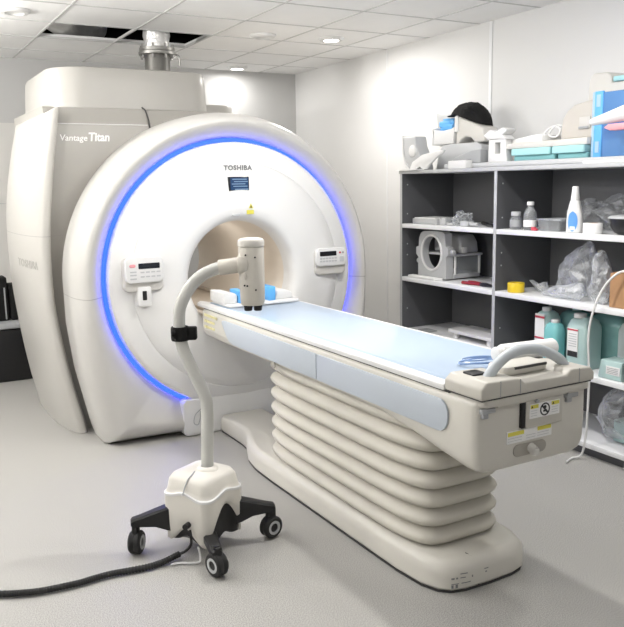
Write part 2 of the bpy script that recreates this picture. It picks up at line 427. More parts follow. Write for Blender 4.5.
# tall left side cover: barrel shaped pillar
XCT = [(0, 1.075), (.28, 1.005), (.56, .955), (.88, .912), (1.27, .918), (1.5, .945), (1.78, .982), (2.03, 1.03)]
XLT = [(0, .972), (.09, .94), (.3, .90), (.53, .868), (.88, .832), (1.25, .825), (1.48, .842), (1.74, .885), (2.03, .955)]
def lerp_t(t, z):
    for (a, x), (b, y) in zip(t, t[1:]):
        if a <= z <= b:
            return x+(y-x)*(z-a)/(b-a)
    return t[-1][1] if z > t[-1][0] else t[0][1]
def sm(t, z): return sum(lerp_t(t, min(2.03, max(0, z+d))) for d in (-.12, -.06, 0, .06, .12))/5
def pillar_pt(a, z):
    xc, xl = sm(XCT, z), sm(XLT, z)
    return xc-(xc-xl)*math.sin(a)**.9, 5.52-.62*math.cos(a)
def pillar_ring(z, k=0):
    xc, xl = sm(XCT, z), sm(XLT, z)
    pts = [(xc+.04, 6.1), (xc+.04, 5.04), (xc+.037, 4.955), (xc+.032, 4.925), (xc+.022, 4.906), (xc+.008, 4.898)]
    pts += [pillar_pt(a, z) for a in [PI/2*i/14 for i in range(15)]]
    pts += [(xl+.005, 5.8), (xl+.03, 6.0), (xl+.08, 6.1)]
    m = (xc+.0, 5.5)
    out = []
    for x, y in pts:
        dz = -.05*max(0, min(1, (xc+.03-x)/.12))*(1 if z > 1.9 else 0)*((z-1.9)/.13)
        out.append((m[0]+(x-m[0])*(1-k), m[1]+(y-m[1])*(1-k*.25), z+dz))
    return out
zs = [.003]+[.08*i for i in range(1, 25)]+[1.97, 2.0]
rings = [pillar_ring(z) for z in zs]+[pillar_ring(2.02, .03), pillar_ring(2.03, .1), pillar_ring(2.035, .3)]
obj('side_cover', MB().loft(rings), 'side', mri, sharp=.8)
tb = text_bm('TOSHIBA', .05, .30, depth=.002, bold=.001, spacing=1.15); 
tp = MB(); tp.merge(tb)
for v in tp.bm.verts:
    s, zz, dd = v.co.x, v.co.y, v.co.z
    a = 1.36-s*3.0; z = 1.06+zz
    x, y = pillar_pt(a, z); x2, y2 = pillar_pt(a+.01, z); tx, ty = x2-x, y2-y; l = math.hypot(tx, ty); nx, ny = -ty/l, tx/l
    if nx > 0: nx, ny = -nx, -ny
    v.co = (x+nx*(.0015+dd), y+ny*(.0015+dd), z)
obj('side_lettering', tp, 'faint_text', mri)
# recessed front panel carrying the model lettering, wrapping round behind the ring
fp = MB()
prof_p = [(5.0, .003), (5.0, 1.5), (6.1, 1.5), (6.1, .003)]
zl = [.003]+[.15*i for i in range(1, 11)]
fp.prism([(1.5, 1.5), (1.5, .003)]+[(sm(XCT, z)+.02, z) for z in zl], 5.0, 6.1, 'Y')
prof_q = [(5.0, 1.5), (5.0, 1.925), (5.003, 1.936), (5.01, 1.945), (5.05, 2.03), (5.056, 2.04), (5.07, 2.047), (6.1, 2.05), (6.1, 1.5)]
fp.prism(prof_q, .985, 1.628, 'X')
fp.prism([(y+.002, z-.002) for y, z in prof_q], 1.632, 2.16, 'X', .015)
obj('panel_highlight', MB().cyl((.985, 5.002, 1.94), (1.62, 5.002, 1.94), .0035, seg=10), 'white', mri)  # white tube standing in for the highlight along the panel's top bend
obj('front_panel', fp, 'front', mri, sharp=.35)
obj('panel_joint', MB().tube([(1.605, 5.05, 2.055), (1.622, 5.03, 2.03), (1.632, 5.0, 1.96), (1.634, 4.996, 1.92)], .005, 8), 'seamdark', mri)
t1 = MB(); t1.merge(text_bm('Vantage', .038, .165, bold=.0006, shear=.12), Matrix.Translation((1.066, 4.9985, 1.838)) @ FRONT)
t1.merge(text_bm('Titan', .052, .13, bold=.0022, shear=.12), Matrix.Translation((1.24, 4.9985, 1.838)) @ FRONT)
obj('front_lettering', t1, 'white_text', mri)
# turret on top
tc_ = rrect(1.055, 2.11, 5.1, 6.1, (.1, .12, .24, .14), 8)
c0 = (1.6, 5.6)
rings = [at_z(scaled(tc_, 1.015, c0), 2.048), at_z(scaled(tc_, 1.008, c0), 2.13), at_z(tc_, 2.22), at_z(scaled(tc_, .992, c0), 2.275), at_z(scaled(tc_, .975, c0), 2.298), at_z(scaled(tc_, .93, c0), 2.305)]
obj('top_cover', MB().loft(rings), 'topcov', mri, sharp=.7)
obj('top_housing', MB().prism(rrect(2.0, 2.36, 5.25, 6.05, .1), 1.9, 2.11, 'Z', .02), 'topcov', mri)

# control panels
def control_panel(x0, x1, z0, zm, z1, name):
    y = face_y((x0+x1)/2, (z0+z1)/2)
    body = obj(name, MB().prism(rrect(x0-.004, x1+.004, z0, z1, .035), y-.03, y+.04, 'Y', .012, 3), 'offwhite', mri)
    pl_ = obj('panel_plate', MB().prism(rrect(x0, x1, zm, z1+.006, .03), y-.05, y-.02, 'Y', .007, 3), 'white', body)
    return body, pl_, y-.05
b1, p1, yy = control_panel(1.248, 1.474, .945, 1.0, 1.143, 'control_panel')
obj('display', MB().prism(rrect(1.325, 1.452, 1.082, 1.114, .005), yy-.002, yy+.004, 'Y'), 'glass_dark', p1)
obj('button', MB().prism(rrect(1.272, 1.308, 1.092, 1.110, .008), yy-.003, yy+.004, 'Y', .001), 'pink', p1, label='pink button')
for z in (1.066, 1.048, 1.026):
    obj('button', MB().prism(rrect(1.274, 1.312, z-.004, z+.004, .003), yy-.002, yy+.004, 'Y'), 'midgrey', p1)
for r, z in enumerate((1.062, 1.036)):
    for k in range(4):
        x = 1.335+.032*k
        obj('button', MB().prism(rrect(x, x+.024, z-.004, z+.004, .003), yy-.002, yy+.004, 'Y'), 'lightgrey', p1)
cs = obj('card_slot', MB().prism(rrect(1.318, 1.398, .862, .975, .012), yy+.006, yy+.08, 'Y', .005), 'white', mri)
obj('slot_opening', MB().prism(rrect(1.343, 1.368, .898, .952, .004), yy+.003, yy+.01, 'Y'), 'black', cs, label='black slot')
b2, p2, yy = control_panel(2.505, 2.735, .955, 1.015, 1.128, 'control_panel')
obj('display', MB().prism(rrect(2.53, 2.655, 1.082, 1.112, .004), yy-.002, yy+.004, 'Y'), 'glass_dark', p2)
for k in range(2):
    obj('button', MB().prism(rrect(2.676+.022*k, 2.69+.022*k, 1.094, 1.106, .004), yy-.002, yy+.004, 'Y'), 'redlabel' if k == 0 else 'grey', p2)
for z in (1.066, 1.048):
    for k in range(6):
        x = 2.53+.022*k
        obj('button', MB().prism(rrect(x, x+.018, z-.005, z+.005, .003), yy-.002, yy+.004, 'Y'), 'lightgrey', p2)
obj('button', MB().prism(rrect(2.68, 2.712, 1.04, 1.074, .006), yy-.002, yy+.004, 'Y'), 'lightgrey', p2)
# gantry display, lettering and labels
y = face_y(1.99, 1.555)-.002
dp = obj('gantry_display', MB().prism(rrect(1.92, 2.056, 1.508, 1.6, .004), y-.004, y+.03, 'Y', .001), 'glass_dark', mri)
sc_ = obj('screen', MB().box((1.932, y-.006, 1.52), (2.05, y-.003, 1.594)), 'screen', dp)
sl = MB()
for k, (a, b) in enumerate(((1.945, 2.04), (1.955, 2.046), (1.94, 2.03), (1.95, 2.044))): sl.box((a, y-.0075, 1.582-.014*k), (b, y-.0055, 1.587-.014*k))
sl.box((1.96, y-.0075, 1.521), (2.05, y-.0055, 1.527))
obj('screen_lines', sl, 'screenline', sc_)
obj('gantry_lettering', text_front('TOSHIBA', 1.900, face_y(2, 1.655)-.003, 1.64, .030, .190, bold=.0018, spacing=1.12), 'grey_text', mri)
y = face_y(2.05, 1.39)-.001
wl = obj('warning_label', MB().box((2.03, y-.0015, 1.372), (2.078, y+.002, 1.397)), 'yellow', mri)
obj('warning_triangle', MB().prism([(2.043, 1.407), (2.075, 1.407), (2.059, 1.437)], y-.0015, y+.012, 'Y'), 'yellow', mri)
obj('warning_mark', MB().prism([(2.053, 1.411), (2.065, 1.411), (2.059, 1.427)], y-.003, y+.006, 'Y'), 'dark_text', mri)
obj('name_tag', MB().prism(rrect(1.932, 1.985, 1.362, 1.376, .006), y-.004, y+.002, 'Y', .001), 'lightgrey', mri)

# ------------------------------------------------------------------ quench pipe and foil duct in the ceiling opening
qp = thing('quench_pipe', 'grey metal vent pipe rising from scanner into the open ceiling', 'pipe', (1.968, 5.76, 2.306))
obj('lower_pipe', MB().cyl((1.968, 5.76, 2.306), (1.968, 5.76, 2.53), .093, seg=32), 'pipe', qp)
fl = obj('flange', MB().lathe([(.08, 2.50), (.132, 2.50), (.135, 2.503), (.135, 2.522), (.125, 2.526), (.128, 2.53), (.128, 2.552), (.08, 2.552)], (1.968, 5.76, 0), seg=36, closed_prof=True), 'metal', qp)
for k in range(8):
    a = 2*PI*k/8+.2
    obj('bolt', MB().cyl((1.968+.118*math.cos(a), 5.76+.118*math.sin(a), 2.475), (1.968+.118*math.cos(a), 5.76+.118*math.sin(a), 2.575), .009, seg=8), 'metal', fl)
obj('clamp_handle', MB().tube([(2.085, 5.70, 2.51), (2.11, 5.69, 2.49), (2.115, 5.69, 2.43)], .007, 8), 'metal', qp)
obj('foil_wrap', MB().lathe([(.085, 2.53), (.097, 2.56), (.09, 2.60), (.1, 2.64), (.092, 2.7), (.1, 2.78), (.096, 3.0), (.1, 3.24)], (1.968, 5.76, 0), seg=32), 'foil', qp)
pth = smooth_path([(1.22, 5.95, 2.80), (1.38, 6.25, 2.785), (1.56, 6.55, 2.79), (1.8, 6.70, 2.86)], 40)
mbd = MB(); mbd.tube(pth, .09, 20, smooth=False, rfun=lambda i, k: .085+.012*(1 if (i//2) % 2 else 0))
solo('flexible_duct', mbd, 'foilduct', 'silver ribbed flexible duct in the left of the ceiling opening', 'duct', (1.5, 6.4, 2.72), sharp=1.2)

# ------------------------------------------------------------------ patient table
tab = thing('patient_table', 'long white MRI patient table with ribbed bellows and pale blue couch pad', 'patient table', (2.0, 3.2, 0))
# plinth: wide and rounded under the bellows, narrow towards the scanner
half = [(0.0, 2.125), (.12, 2.13), (.18, 2.145), (.218, 2.18), (.246, 2.25), (.26, 2.4), (.265, 3.5), (.26, 3.72), (.235, 3.86), (.19, 3.97), (.155, 4.06), (.145, 4.15), (.145, 4.455)]
TX = 1.972
po = [(TX+x, y) for x, y in half]+[(TX-x, y) for x, y in half[:0:-1]]
cen = (2.0, 3.2)
def inset(o, d):
    r = []
    for x, y in o:
        r.append((TX+(x-TX)*(1-d/.265), 3.3+(y-3.3)*(1-d/1.2)))
    return r
rings = [at_z(inset(po, .012), .002), at_z(inset(po, .008), .012), at_z(po, .02), at_z(po, .075), at_z(inset(po, .006), .098), at_z(inset(po, .02), .115), at_z(inset(po, .045), .122)]
obj('plinth', MB().loft(rings), 'table', tab, sharp=.7)
obj('plinth_skirt', MB().loft([at_z(inset(po, .006), .0), at_z(inset(po, .004), .009)]), 'seamdark', tab, label='black bottom seal')
# bellows
def bellow_ring(z, k):
    return [(1.968+(.238-k)*(abs(math.cos(a))**.36)*(1 if math.cos(a) > 0 else -1),
             2.965+(.70-k)*(abs(math.sin(a))**.36)*(1 if math.sin(a) > 0 else -1), z) for a in [2*PI*i/96 for i in range(96)]]
br = []; nf = 7; z0, z1 = .118, .66
for f in range(nf):
    for q in range(8):
        u = q/8; z = z0+(z1-z0)*(f+u)/nf
        br.append(bellow_ring(z, (.042-.042*math.sin(PI*u)**.8)))
br.append(bellow_ring(z1, .042))
obj('bellows', MB().loft(br), 'bellow', tab, sharp=1.0)
# body: lofted along Y, deeper towards the foot end
def body_ring(y, zb, w=.300, wb=.255, zt=.8165, r=.03):
    pts = []
    for s in (1,):
        pts = [(w-.012, zt), (w-.003, zt-.006), (w, zt-.02), (w+.002, .70), (w, zb+.06), (w-.006, zb+.034), (w-.022, zb+.013), (wb, zb)]
    full = [(TX+(x-.025), y, z) for x, z in pts]+[(TX-(x-.025), y, z) for x, z in pts[::-1]]
    return full
st = [(4.39, .655, .27, .22), (4.37, .645, .297, .245), (4.2, .64, .3, .25), (2.75, .64, .3, .25), (2.5, .635, .3, .25), (2.3, .61, .3, .25), (2.1, .575, .298, .245), (1.99, .556, .294, .235), (1.955, .553, .29, .23), (1.938, .558, .283, .22), (1.93, .567, .272, .205)]
obj('body', MB().loft([body_ring(y, zb, w, wb) for y, zb, w, wb in st]), 'table', tab, sharp=.8)
# pale blue inset panels on both long sides
for sgn in (-1, 1):
    x = TX+sgn*.275
    lo, hi = (x-.007, x+.002) if sgn < 0 else (x-.002, x+.007)
    obj('inset_panel', MB().prism([(2.985, .675), (2.985, .795), (4.03, .795), (4.06, .79), (4.065, .775), (4.0, .71), (3.965, .686), (3.92, .675)], lo, hi, 'X', .003), 'inset', tab, label='pale blue side panel next to the scanner')
    obj('inset_panel', MB().prism(rrect(2.06, 2.978, .675, .795, (.004, .05, .055, .004), 10), lo, hi, 'X', .003), 'inset', tab, label='pale blue side panel next to the foot end')
    obj('side_knob', MB().cyl((x, 3.42, .66), (x+sgn*.006, 3.42, .66), .02, seg=20), 'grey_brown', tab)
# faint yellow markings near the scanner end
fm = MB()
for z, n in ((.79, 5), (.755, 4), (.72, 4)):
    for k in range(n): fm.box((1.6915, 4.33-.04*k-.03, z-.008), (1.70, 4.33-.04*k, z+.006))
obj('side_markings', fm, 'paleyellow', tab)
# couch top and pad
obj('couch_gap', MB().box((1.714, 2.08, .812), (2.236, 4.38, .822)), 'seamdark', tab, label='dark gap below couch top')
obj('couch_top', MB().prism([(1.705, .822), (2.245, .822), (2.245, .842), (2.228, .852), (2.212, .85), (2.15, .838), (1.8, .838), (1.738, .85), (1.722, .852), (1.705, .842)], 2.1, 4.47, 'Y', .003), 'white', tab)
prof = [(1.74, .846), (1.77, .838), (2.18, .838), (2.21, .846), (2.20, .856), (2.1, .853), (1.975, .852), (1.85, .853), (1.75, .856)]
obj('couch_pad', MB().prism(prof, 2.11, 4.36, 'Y', .002), 'pad', tab, sharp=.8, label='pale blue couch pad')
# end cap
obj('end_rail', MB().prism(rrect(1.722, 2.238, 1.908, 2.12, (.02, .02, .03, .03)), .796, .822, 'Z', .005), 'tableend', tab)
capp = [(1.708, .826), (2.246, .826), (2.246, .856), (2.225, .878), (2.14, .882), (2.125, .880), (2.105, .864), (1.905, .864), (1.885, .880), (1.87, .884), (1.735, .888), (1.708, .866)]
obj('end_cap', MB().prism(capp, 1.905, 2.10, 'Y', .008, 3), 'tableend', tab)
obj('cap_joint', MB().box((1.79, 1.9035, .83), (1.7925, 1.907, .884)).box((1.88, 1.9035, .83), (1.8825, 1.907, .88)).box((2.165, 1.9035, .83), (2.1675, 1.907, .88)), 'grey', tab)
obj('cap_recess', MB().prism(rrect(1.90, 2.11, 2.0, 2.10, .02), .864, .897, 'Z', .008), 'table', tab)
obj('cap_slot', MB().box((1.945, 1.998, .885), (2.10, 2.002, .894)), 'seamdark', tab)
obj('cap_switch', MB().prism(rrect(1.755, 1.815, 2.0, 2.06, .008), .884, .893, 'Z', .002), 'black', tab, label='black switch')
obj('gap_line', MB().box((1.716, 1.912, .8215), (2.236, 2.11, .8268)), 'seamdark', tab)
# handle arch at the foot end
hp = [(1.80, 1.985, .872), (1.825, 1.985, .90), (1.865, 1.985, .932), (1.915, 1.985, .953), (1.97, 1.985, .959), (2.035, 1.985, .951), (2.10, 1.985, .928), (2.15, 1.985, .90), (2.185, 1.985, .864)]
obj('push_handle', MB().tube(hp, .019, 16), 'greyarch', tab, label='grey padded arched handle')
DX = -.04
# details on the end panel
E0 = 1.929
pe = obj('end_plate', MB().prism(rrect(1.922, 2.10, .692, .79, (.004, .004, .012, .004)), E0-.013, E0+.01, 'Y', .004), 'tableend', tab)
obj('plate_edge', MB().box((1.904, E0-.012, .696), (1.922, E0+.01, .79), .002), 'black', pe, label='black plate edge')
l1 = obj('warning_label', MB().box((1.938, E0-.0148, .726), (2.082, E0-.012, .778)), 'paper', pe, label='white warning label with round symbol')
for x in (1.941, 2.042):
    obj('label_heading', MB().box((x, E0-.0158, .762), (x+.037, E0-.0138, .775)), 'yellow', l1)
m2 = MB().lathe([(.0185, -.0005), (.0235, -.0005), (.0235, .001), (.0185, .001)], (2.01, E0-.0155, .752), (0, 1, 0), seg=32, closed_prof=True)
m2.box((2.0065, E0-.0162, .732), (2.0135, E0-.0142, .772), tilt=('Y', -.78)); m2.ball((2.01, E0-.0145, .7605), .006); m2.box((2.002, E0-.0158, .743), (2.018, E0-.0142, .7495))
for x in (1.943, 2.045): obj('warning_mark', MB().prism([(x, .7645), (x+.009, .7645), (x+.0045, .7735)], E0-.0166, E0-.0156, 'Y'), 'dark_text', l1)
obj('label_symbol', m2, 'dark_text', l1)
for x in (1.943, 2.043):
    m3 = MB()
    for k in range(3): m3.box((x, E0-.0157, .753-.009*k), (x+.03, E0-.014, .7545-.009*k))
    obj('label_lines', m3, 'lightgrey', l1)
l2 = obj('yellow_label', MB().box((1.846, E0-.002, .646), (2.06, E0+.002, .69)), 'paper', tab, label='long white label with yellow headings')
for x, w in ((1.85, .075), (1.99, .066)):
    obj('label_heading', MB().box((x, E0-.003, .673), (x+w, E0-.0015, .687)), 'yellow', l2)
m4 = MB()
for x, w in ((1.85, .065), (1.935, .045), (1.99, .055)):
    for k in range(2): m4.box((x, E0-.003, .664-.01*k), (x+w, E0-.0015, .6655-.01*k))
obj('label_lines', m4, 'lightgrey', l2)
rc = obj('latch_recess', MB().prism(rrect(1.878, 2.034, .592, .636, .0215), E0-.003, E0+.004, 'Y', .001), 'grey_brown', tab)
obj('latch_knob', MB().cyl((1.96, E0, .616), (1.96, E0-.028, .614), .018, .013, 20, .003).box((1.949, E0-.036, .594), (1.971, E0-.004, .62), .005), 'offwhite', rc)
for x, z in ((1.722, .775), (2.118, .772)):
    obj('catch', MB().box((x, E0-.014, z), (x+.06, E0+.006, z+.018), .003).box((x+.006, E0-.012, z-.017), (x+.03, E0+.006, z+.001), .003), 'grey', tab)
obj('rail_edge', MB().box((1.79, E0-.016, .7905), (2.2, E0+.004, .7965), .002), 'tableend', tab)
for x in (1.968, 2.12): obj('screw', MB().cyl((x, E0-.022, .788), (x, E0+.0, .788), .007, seg=12), 'grey', tab)
# print on the plinth, following its rounded corner
def plinth_pt(x):
    h = abs(x-TX); 
    for (a, ya), (b, yb) in zip(half, half[1:]):
        if a <= h <= b: return ya+(yb-ya)*(h-a)/(b-a)
    return 2.25
def plinth_mark(mb, x0, w, z, h):
    xs = [x0+w*q/4 for q in range(5)]
    mb.loft([[(x, plinth_pt(x)-.0015, zz) for x in xs] for zz in (z-h/2, z+h/2)], cap=False, closed=False)
pm = MB()
for x, w, z, h in ((1.79, .012, .062, .007), (1.808, .008, .062, .007), (1.825, .03, .078, .004), (1.825, .022, .062, .004), (1.79, .03, .04, .003), (1.79, .008, .03, .014), (1.806, .01, .03, .014), (1.83, .04, .04, .004), (1.875, .006, .06, .009), (1.935, .02, .075, .004), (1.94, .008, .062, .006)):
    plinth_mark(pm, x, w, z, h)
obj('plinth_print', pm, 'grey_text', tab)
obj('plinth_joint', MB().tube([(1.915, 2.1335, .012), (1.915, 2.1335, .075), (1.913, 2.139, .098), (1.905, 2.16, .116), (1.895, 2.19, .1225)], .0022, 6), 'seamdark', tab)

# head end of the couch: holder with blue pads
hh = thing('head_holder', 'white head holder with two blue pads at scanner end of couch', 'head holder', (1.96, 4.2, .8575))
obj('holder_base', MB().prism(rrect(1.745, 2.205, 4.06, 4.34, .03), .8575, .872, 'Z', .004), 'white', hh)
obj('side_block', MB().prism([(1.735, .872), (1.82, .872), (1.82, .918), (1.805, .932), (1.735, .938)], 4.12, 4.33, 'Y', .006), 'white', hh)
obj('side_block', MB().prism([(2.065, .872), (2.18, .872), (2.18, .905), (2.15, .922), (2.08, .925)], 4.12, 4.33, 'Y', .006), 'white', hh)
obj('head_pad', MB().prism(rrect(1.823, 1.87, 4.10, 4.24, .008), .872, .945, 'Z', .006), 'blue', hh, label='left blue pad')
obj('head_pad', MB().prism(rrect(2.012, 2.06, 4.10, 4.24, .008), .872, .955, 'Z', .006), 'blue', hh, label='right blue pad')
obj('neck_post', MB().prism(rrect(2.015, 2.05, 4.245, 4.275, .01), .872, 1.058, 'Z', .006), 'beige', hh)
# loose things at the foot end
rl = thing('paper_roll', 'white paper roll lying behind the arched handle of patient table', 'paper roll', (2.1, 2.15, .8585))
c = Vector((2.02, 2.15, .908)); d = Vector((2.285, 2.145, .903))
obj('rolled_paper', MB().cyl(c, d, .034, seg=32, bev=.006), 'paper', rl)
obj('roll_end', MB().cyl(c-Vector((.03, 0, 0)), c, .028, .024, 24, .006), 'paper', rl)
obj('roll_rest', MB().prism(rrect(1.99, 2.22, 2.115, 2.185, .01), .8585, .872, 'Z', .004), 'offwhite', rl)
mbt = MB(); TC = Vector((1.955, 2.235, 0)); mbt.tube([(1.985+.075*math.cos(a)-.02*math.sin(a), 2.235+.045*math.sin(a), .866+.003*math.sin(2*a)) for a in [2*PI*i/16 for i in range(16)]], .0042, 10, closed=True)
mbt.tube([(1.985+.062*math.cos(a)-.018*math.sin(a), 2.235+.034*math.sin(a), .877) for a in [2*PI*i/16 for i in range(16)]], .0032, 8, closed=True)
solo('tubing_coil', mbt, 'tubeblue', 'coil of clear blue tubing lying on the couch pad', 'tubing', (1.985, 2.235, .8575))

# ------------------------------------------------------------------ mobile stand
BC = Vector((1.146, 3.03, 0)); RZ = math.radians(-17)
XF = Matrix.Translation(BC) @ Matrix.Rotation(RZ, 4, 'Z')
cart = thing('mobile_stand', 'beige wheeled stand with crooked grey pole and hanging camera-like head', 'mobile stand', BC)
dia = [(x*math.cos(PI/4)-y*math.sin(PI/4), x*math.sin(PI/4)+y*math.cos(PI/4)) for x, y in rrect(-.125, .125, -.125, .125, .045, 8)]
dia = [q for p0, p1 in zip(dia, dia[1:]+dia[:1]) for q in ([p0] if math.dist(p0, p1) < .03 else [(p0[0]+(p1[0]-p0[0])*t/12, p0[1]+(p1[1]-p0[1])*t/12) for t in range(12)])]
def cov_ring(k, z, arch=0):
    out = []
    for x, y in dia:
        a = math.atan2(y, x); q = abs(math.sin(2*a))**3
        out.append((x*k, y*k, z+arch*q))
    return out
def low_ring(k, dz, floor=0):
    out = []
    for x, y in dia:
        a = math.atan2(y, x); q = abs(math.sin(2*a))**(.8 if -PI/2 < a < 0 else 2.2)
        out.append((x*k, y*k, max(floor, .05+dz+q*(.165 if -PI/2 < a < 0 else .07))))
    return out
lift = lambda r: r
cv = MB(XF); cv.loft([low_ring(.95, 0), low_ring(1.0, .006), low_ring(1.03, .012, .12), low_ring(1.04, .016, .2), cov_ring(1.035, .238, .018), cov_ring(1.035, .25, .02), cov_ring(1.03, .262, .02), cov_ring(.985, .268, .02), cov_ring(.95, .285, .012), cov_ring(.9, .32, .005), cov_ring(.78, .343), cov_ring(.5, .352), cov_ring(.25, .353), cov_ring(.01, .353)], cap=False)
cover = obj('base_cover', cv, 'cart', cart, sharp=.9)
obj('cover_lip', MB(XF).loft([cov_ring(1.045, .252, .02), cov_ring(1.05, .257, .02), cov_ring(1.045, .262, .02), cov_ring(1.0, .266, .02)], cap=False), 'white', cart, label='pale raised edge round the cover')
obj('base_frame', MB(XF).loft([cov_ring(.84, .055, .03), cov_ring(.92, .06, .03), cov_ring(.94, .14, .0), cov_ring(.9, .21, .0)]), 'black', cart)
obj('cover_joint', MB(XF).tube([(-.035, -.04, .3535), (-.05, -.07, .349), (-.068, -.085, .335), (-.085, -.1, .30), (-.092, -.108, .28)], .003, 8), 'grey', cart)
obj('cable_gland', MB(XF).cyl((-.07, -.105, .15), (-.09, -.135, .15), .013, seg=16), 'black', cart)
LEGP = [(.12, .205, .09, .03), (.16, .20, .1, .03), (.21, .186, .12, .027), (.27, .168, .125, .024), (.305, .16, .127, .022), (.312, .152, .132, .018)]
legdirs = [0, PI/2+.08, PI+.022, -1.489]
for k, a in enumerate(legdirs):
    xl = XF @ Matrix.Rotation(a, 4, 'Z')
    lg = MB(xl)
    rr = []
    for s, zt, zb, w in (LEGP if k != 3 else [(q[0], min(q[1], .118), min(q[2], .085), q[3]) for q in LEGP]):
        rr.append([(s, -w, zb), (s, w, zb), (s, w, zt-.008), (s, w-.008, zt), (s, -w+.008, zt), (s, -w, zt-.008)])
    lg.loft(rr); lo = obj('leg', lg, 'black', cart, sharp=.5)
    sw = Matrix.Translation((.292, 0, 0)) @ Matrix.Rotation((.5, .2, 1.25, -1.0)[k]-a, 4, 'Z')
    w = MB(xl @ sw)
    w.lathe([(.03, -.026), (.043, -.026), (.05, -.018), (.05, -.006), (.047, 0), (.05, .006), (.05, .018), (.043, .026), (.03, .026)], (0, .0, .052), (0, 1, 0), seg=32, closed_prof=True)
    w.box((-.022, -.012, .06), (.022, .012, .128), .005).cyl((0, 0, .1), (0, 0, .132), .014, seg=16)
    wo = obj('caster', w, 'rubber', lo)
    obj('hub', MB(xl @ sw).lathe([(.02, -.027), (.031, -.027), (.031, .027), (.02, .027)], (0, 0, .052), (0, 1, 0), seg=28, closed_prof=True), 'midgrey', lo, label='grey wheel hub ring')
    obj('wheel_cap', MB(xl @ sw).cyl((0, -.022, .052), (0, .022, .052), .0205, seg=20), 'black', lo)
pts = [(1.163, 3.012, .345), (1.178, 3.035, .48), (1.19, 3.055, .60), (1.186, 3.068, .66), (1.155, 3.105, .76), (1.128, 3.14, .85), (1.117, 3.152, .93), (1.121, 3.16, 1.01), (1.138, 3.164, 1.06), (1.17, 3.16, 1.112), (1.205, 3.15, 1.153), (1.245, 3.136, 1.18), (1.29, 3.115, 1.198), (1.335, 3.092, 1.209)]
obj('pole', MB().tube(pts, .0265, 20), 'cartpole', cart, sharp=1.0)
obj('pole_collar', MB().lathe([(.028, .345), (.05, .346), (.045, .356), (.032, .364), (.028, .366)], (1.163, 3.012, 0), seg=24, closed_prof=True), 'cart', cart)
a_, b_ = Vector((1.292, 3.112, 1.2)), Vector((1.385, 3.062, 1.213))
obj('arm_sleeve', MB().cyl(a_, b_, .0335, .0335, 24, .004).cyl(b_-Vector((.02, -.01, 0)), b_+Vector((.02, -.01, 0)), .045, seg=24, bev=.008), 'carthead', cart)
HC = Vector((1.418, 3.048, 0))
hring = lambda k, z: [(HC.x+(.056*abs(math.cos(a))**.8*(1 if math.cos(a) > 0 else -1))*k*math.cos(-.5)-(.042*math.sin(a))*k*math.sin(-.5),
                       HC.y+(.056*abs(math.cos(a))**.8*(1 if math.cos(a) > 0 else -1))*k*math.sin(-.5)+(.042*math.sin(a))*k*math.cos(-.5), z) for a in [2*PI*i/40 for i in range(40)]]
hd = obj('head', MB().loft([hring(.82, 1.035), hring(.9, 1.039), hring(.95, 1.06), hring(.97, 1.1), hring(.985, 1.285), hring(.96, 1.287)]), 'carthead', cart, sharp=.7)
obj('head_cap', MB().loft([hring(.97, 1.289), hring(1.02, 1.291), hring(1.03, 1.305), hring(1.0, 1.315), hring(.9, 1.322), hring(.6, 1.326)]), 'cart', hd, sharp=.8)
u = Vector((math.cos(-.5), math.sin(-.5), 0)); v = Vector((math.sin(-.5), -math.cos(-.5), 0))     # v faces the room
for s, z in ((-.022, 1.255), (.018, 1.245), (-.03, 1.125), (-.018, 1.123), (.018, 1.105)):
    p = HC+u*s+v*.0385; obj('screw', MB().cyl((p.x, p.y, z), (p.x+v.x*.005, p.y+v.y*.005, z), .004, seg=10), 'black', hd)
p = HC+u*(-.026)+v*.034; obj('finger_grip', MB().ball((p.x, p.y, 1.165), .016, 12, (.6, .6, 1.2)), 'beige', hd)
for s in (-.02, .022):
    p = HC+u*s; obj('head_foot', MB().cyl((p.x, p.y, 1.01), (p.x, p.y, 1.038), .0175, .02, 16, .003), 'black', hd, label='black rubber foot')
cl = MB().lathe([(.0268, .895), (.037, .895), (.039, .905), (.039, .945), (.037, .955), (.0268, .955)], (1.118, 3.152, 0), seg=24, closed_prof=True)
cl.box((1.14, 3.11, .897), (1.185, 3.15, .953), .006, rz=-.5).cyl((1.09, 3.13, .93), (1.075, 3.135, .93), .014, seg=12)
obj('pole_clamp', cl, 'blackmatte', cart, label='black strap clamp on pole')
# cables
kp = [(1.0, 2.955, .026), (.93, 2.945, .016), (.864, 2.935, .016), (.78, 2.945, .016), (.708, 2.957, .016), (.64, 2.955, .016), (.586, 2.95, .016), (.51, 2.956, .016), (.438, 2.966, .016), (.37, 2.99, .016), (.301, 3.024, .016), (.1, 3.15, .016), (-.2, 3.3, .016), (-.6, 3.4, .016)]
cbl = thing('power_cable', 'black ribbed cable running across floor from the wheeled stand', 'cable', (.6, 2.95, 0))
obj('ribbed_sleeve', MB().tube(smooth_path(kp, 26), .0125, 10, smooth=False, rfun=lambda i, k: .0115+.0022*((i % 4) < 2)), 'rubber', cbl, sharp=1.2)
obj('thin_cord', MB().tube([(1.03, 2.895, .15), (1.03, 2.885, .12), (1.035, 2.905, .08), (1.02, 2.93, .045), (1.0, 2.955, .026)], .006, 8), 'black', cbl)
wc = MB().tube([(1.06, 2.89, .07), (1.065, 2.885, .04), (1.06, 2.875, .012), (1.03, 2.885, .007), (.985, 2.915, .007), (.95, 2.918, .007)], .0045, 8)
solo('spare_cable', wc, 'white', 'short white cable looped below the wheeled stand', 'cord', (1.03, 2.9, .003))

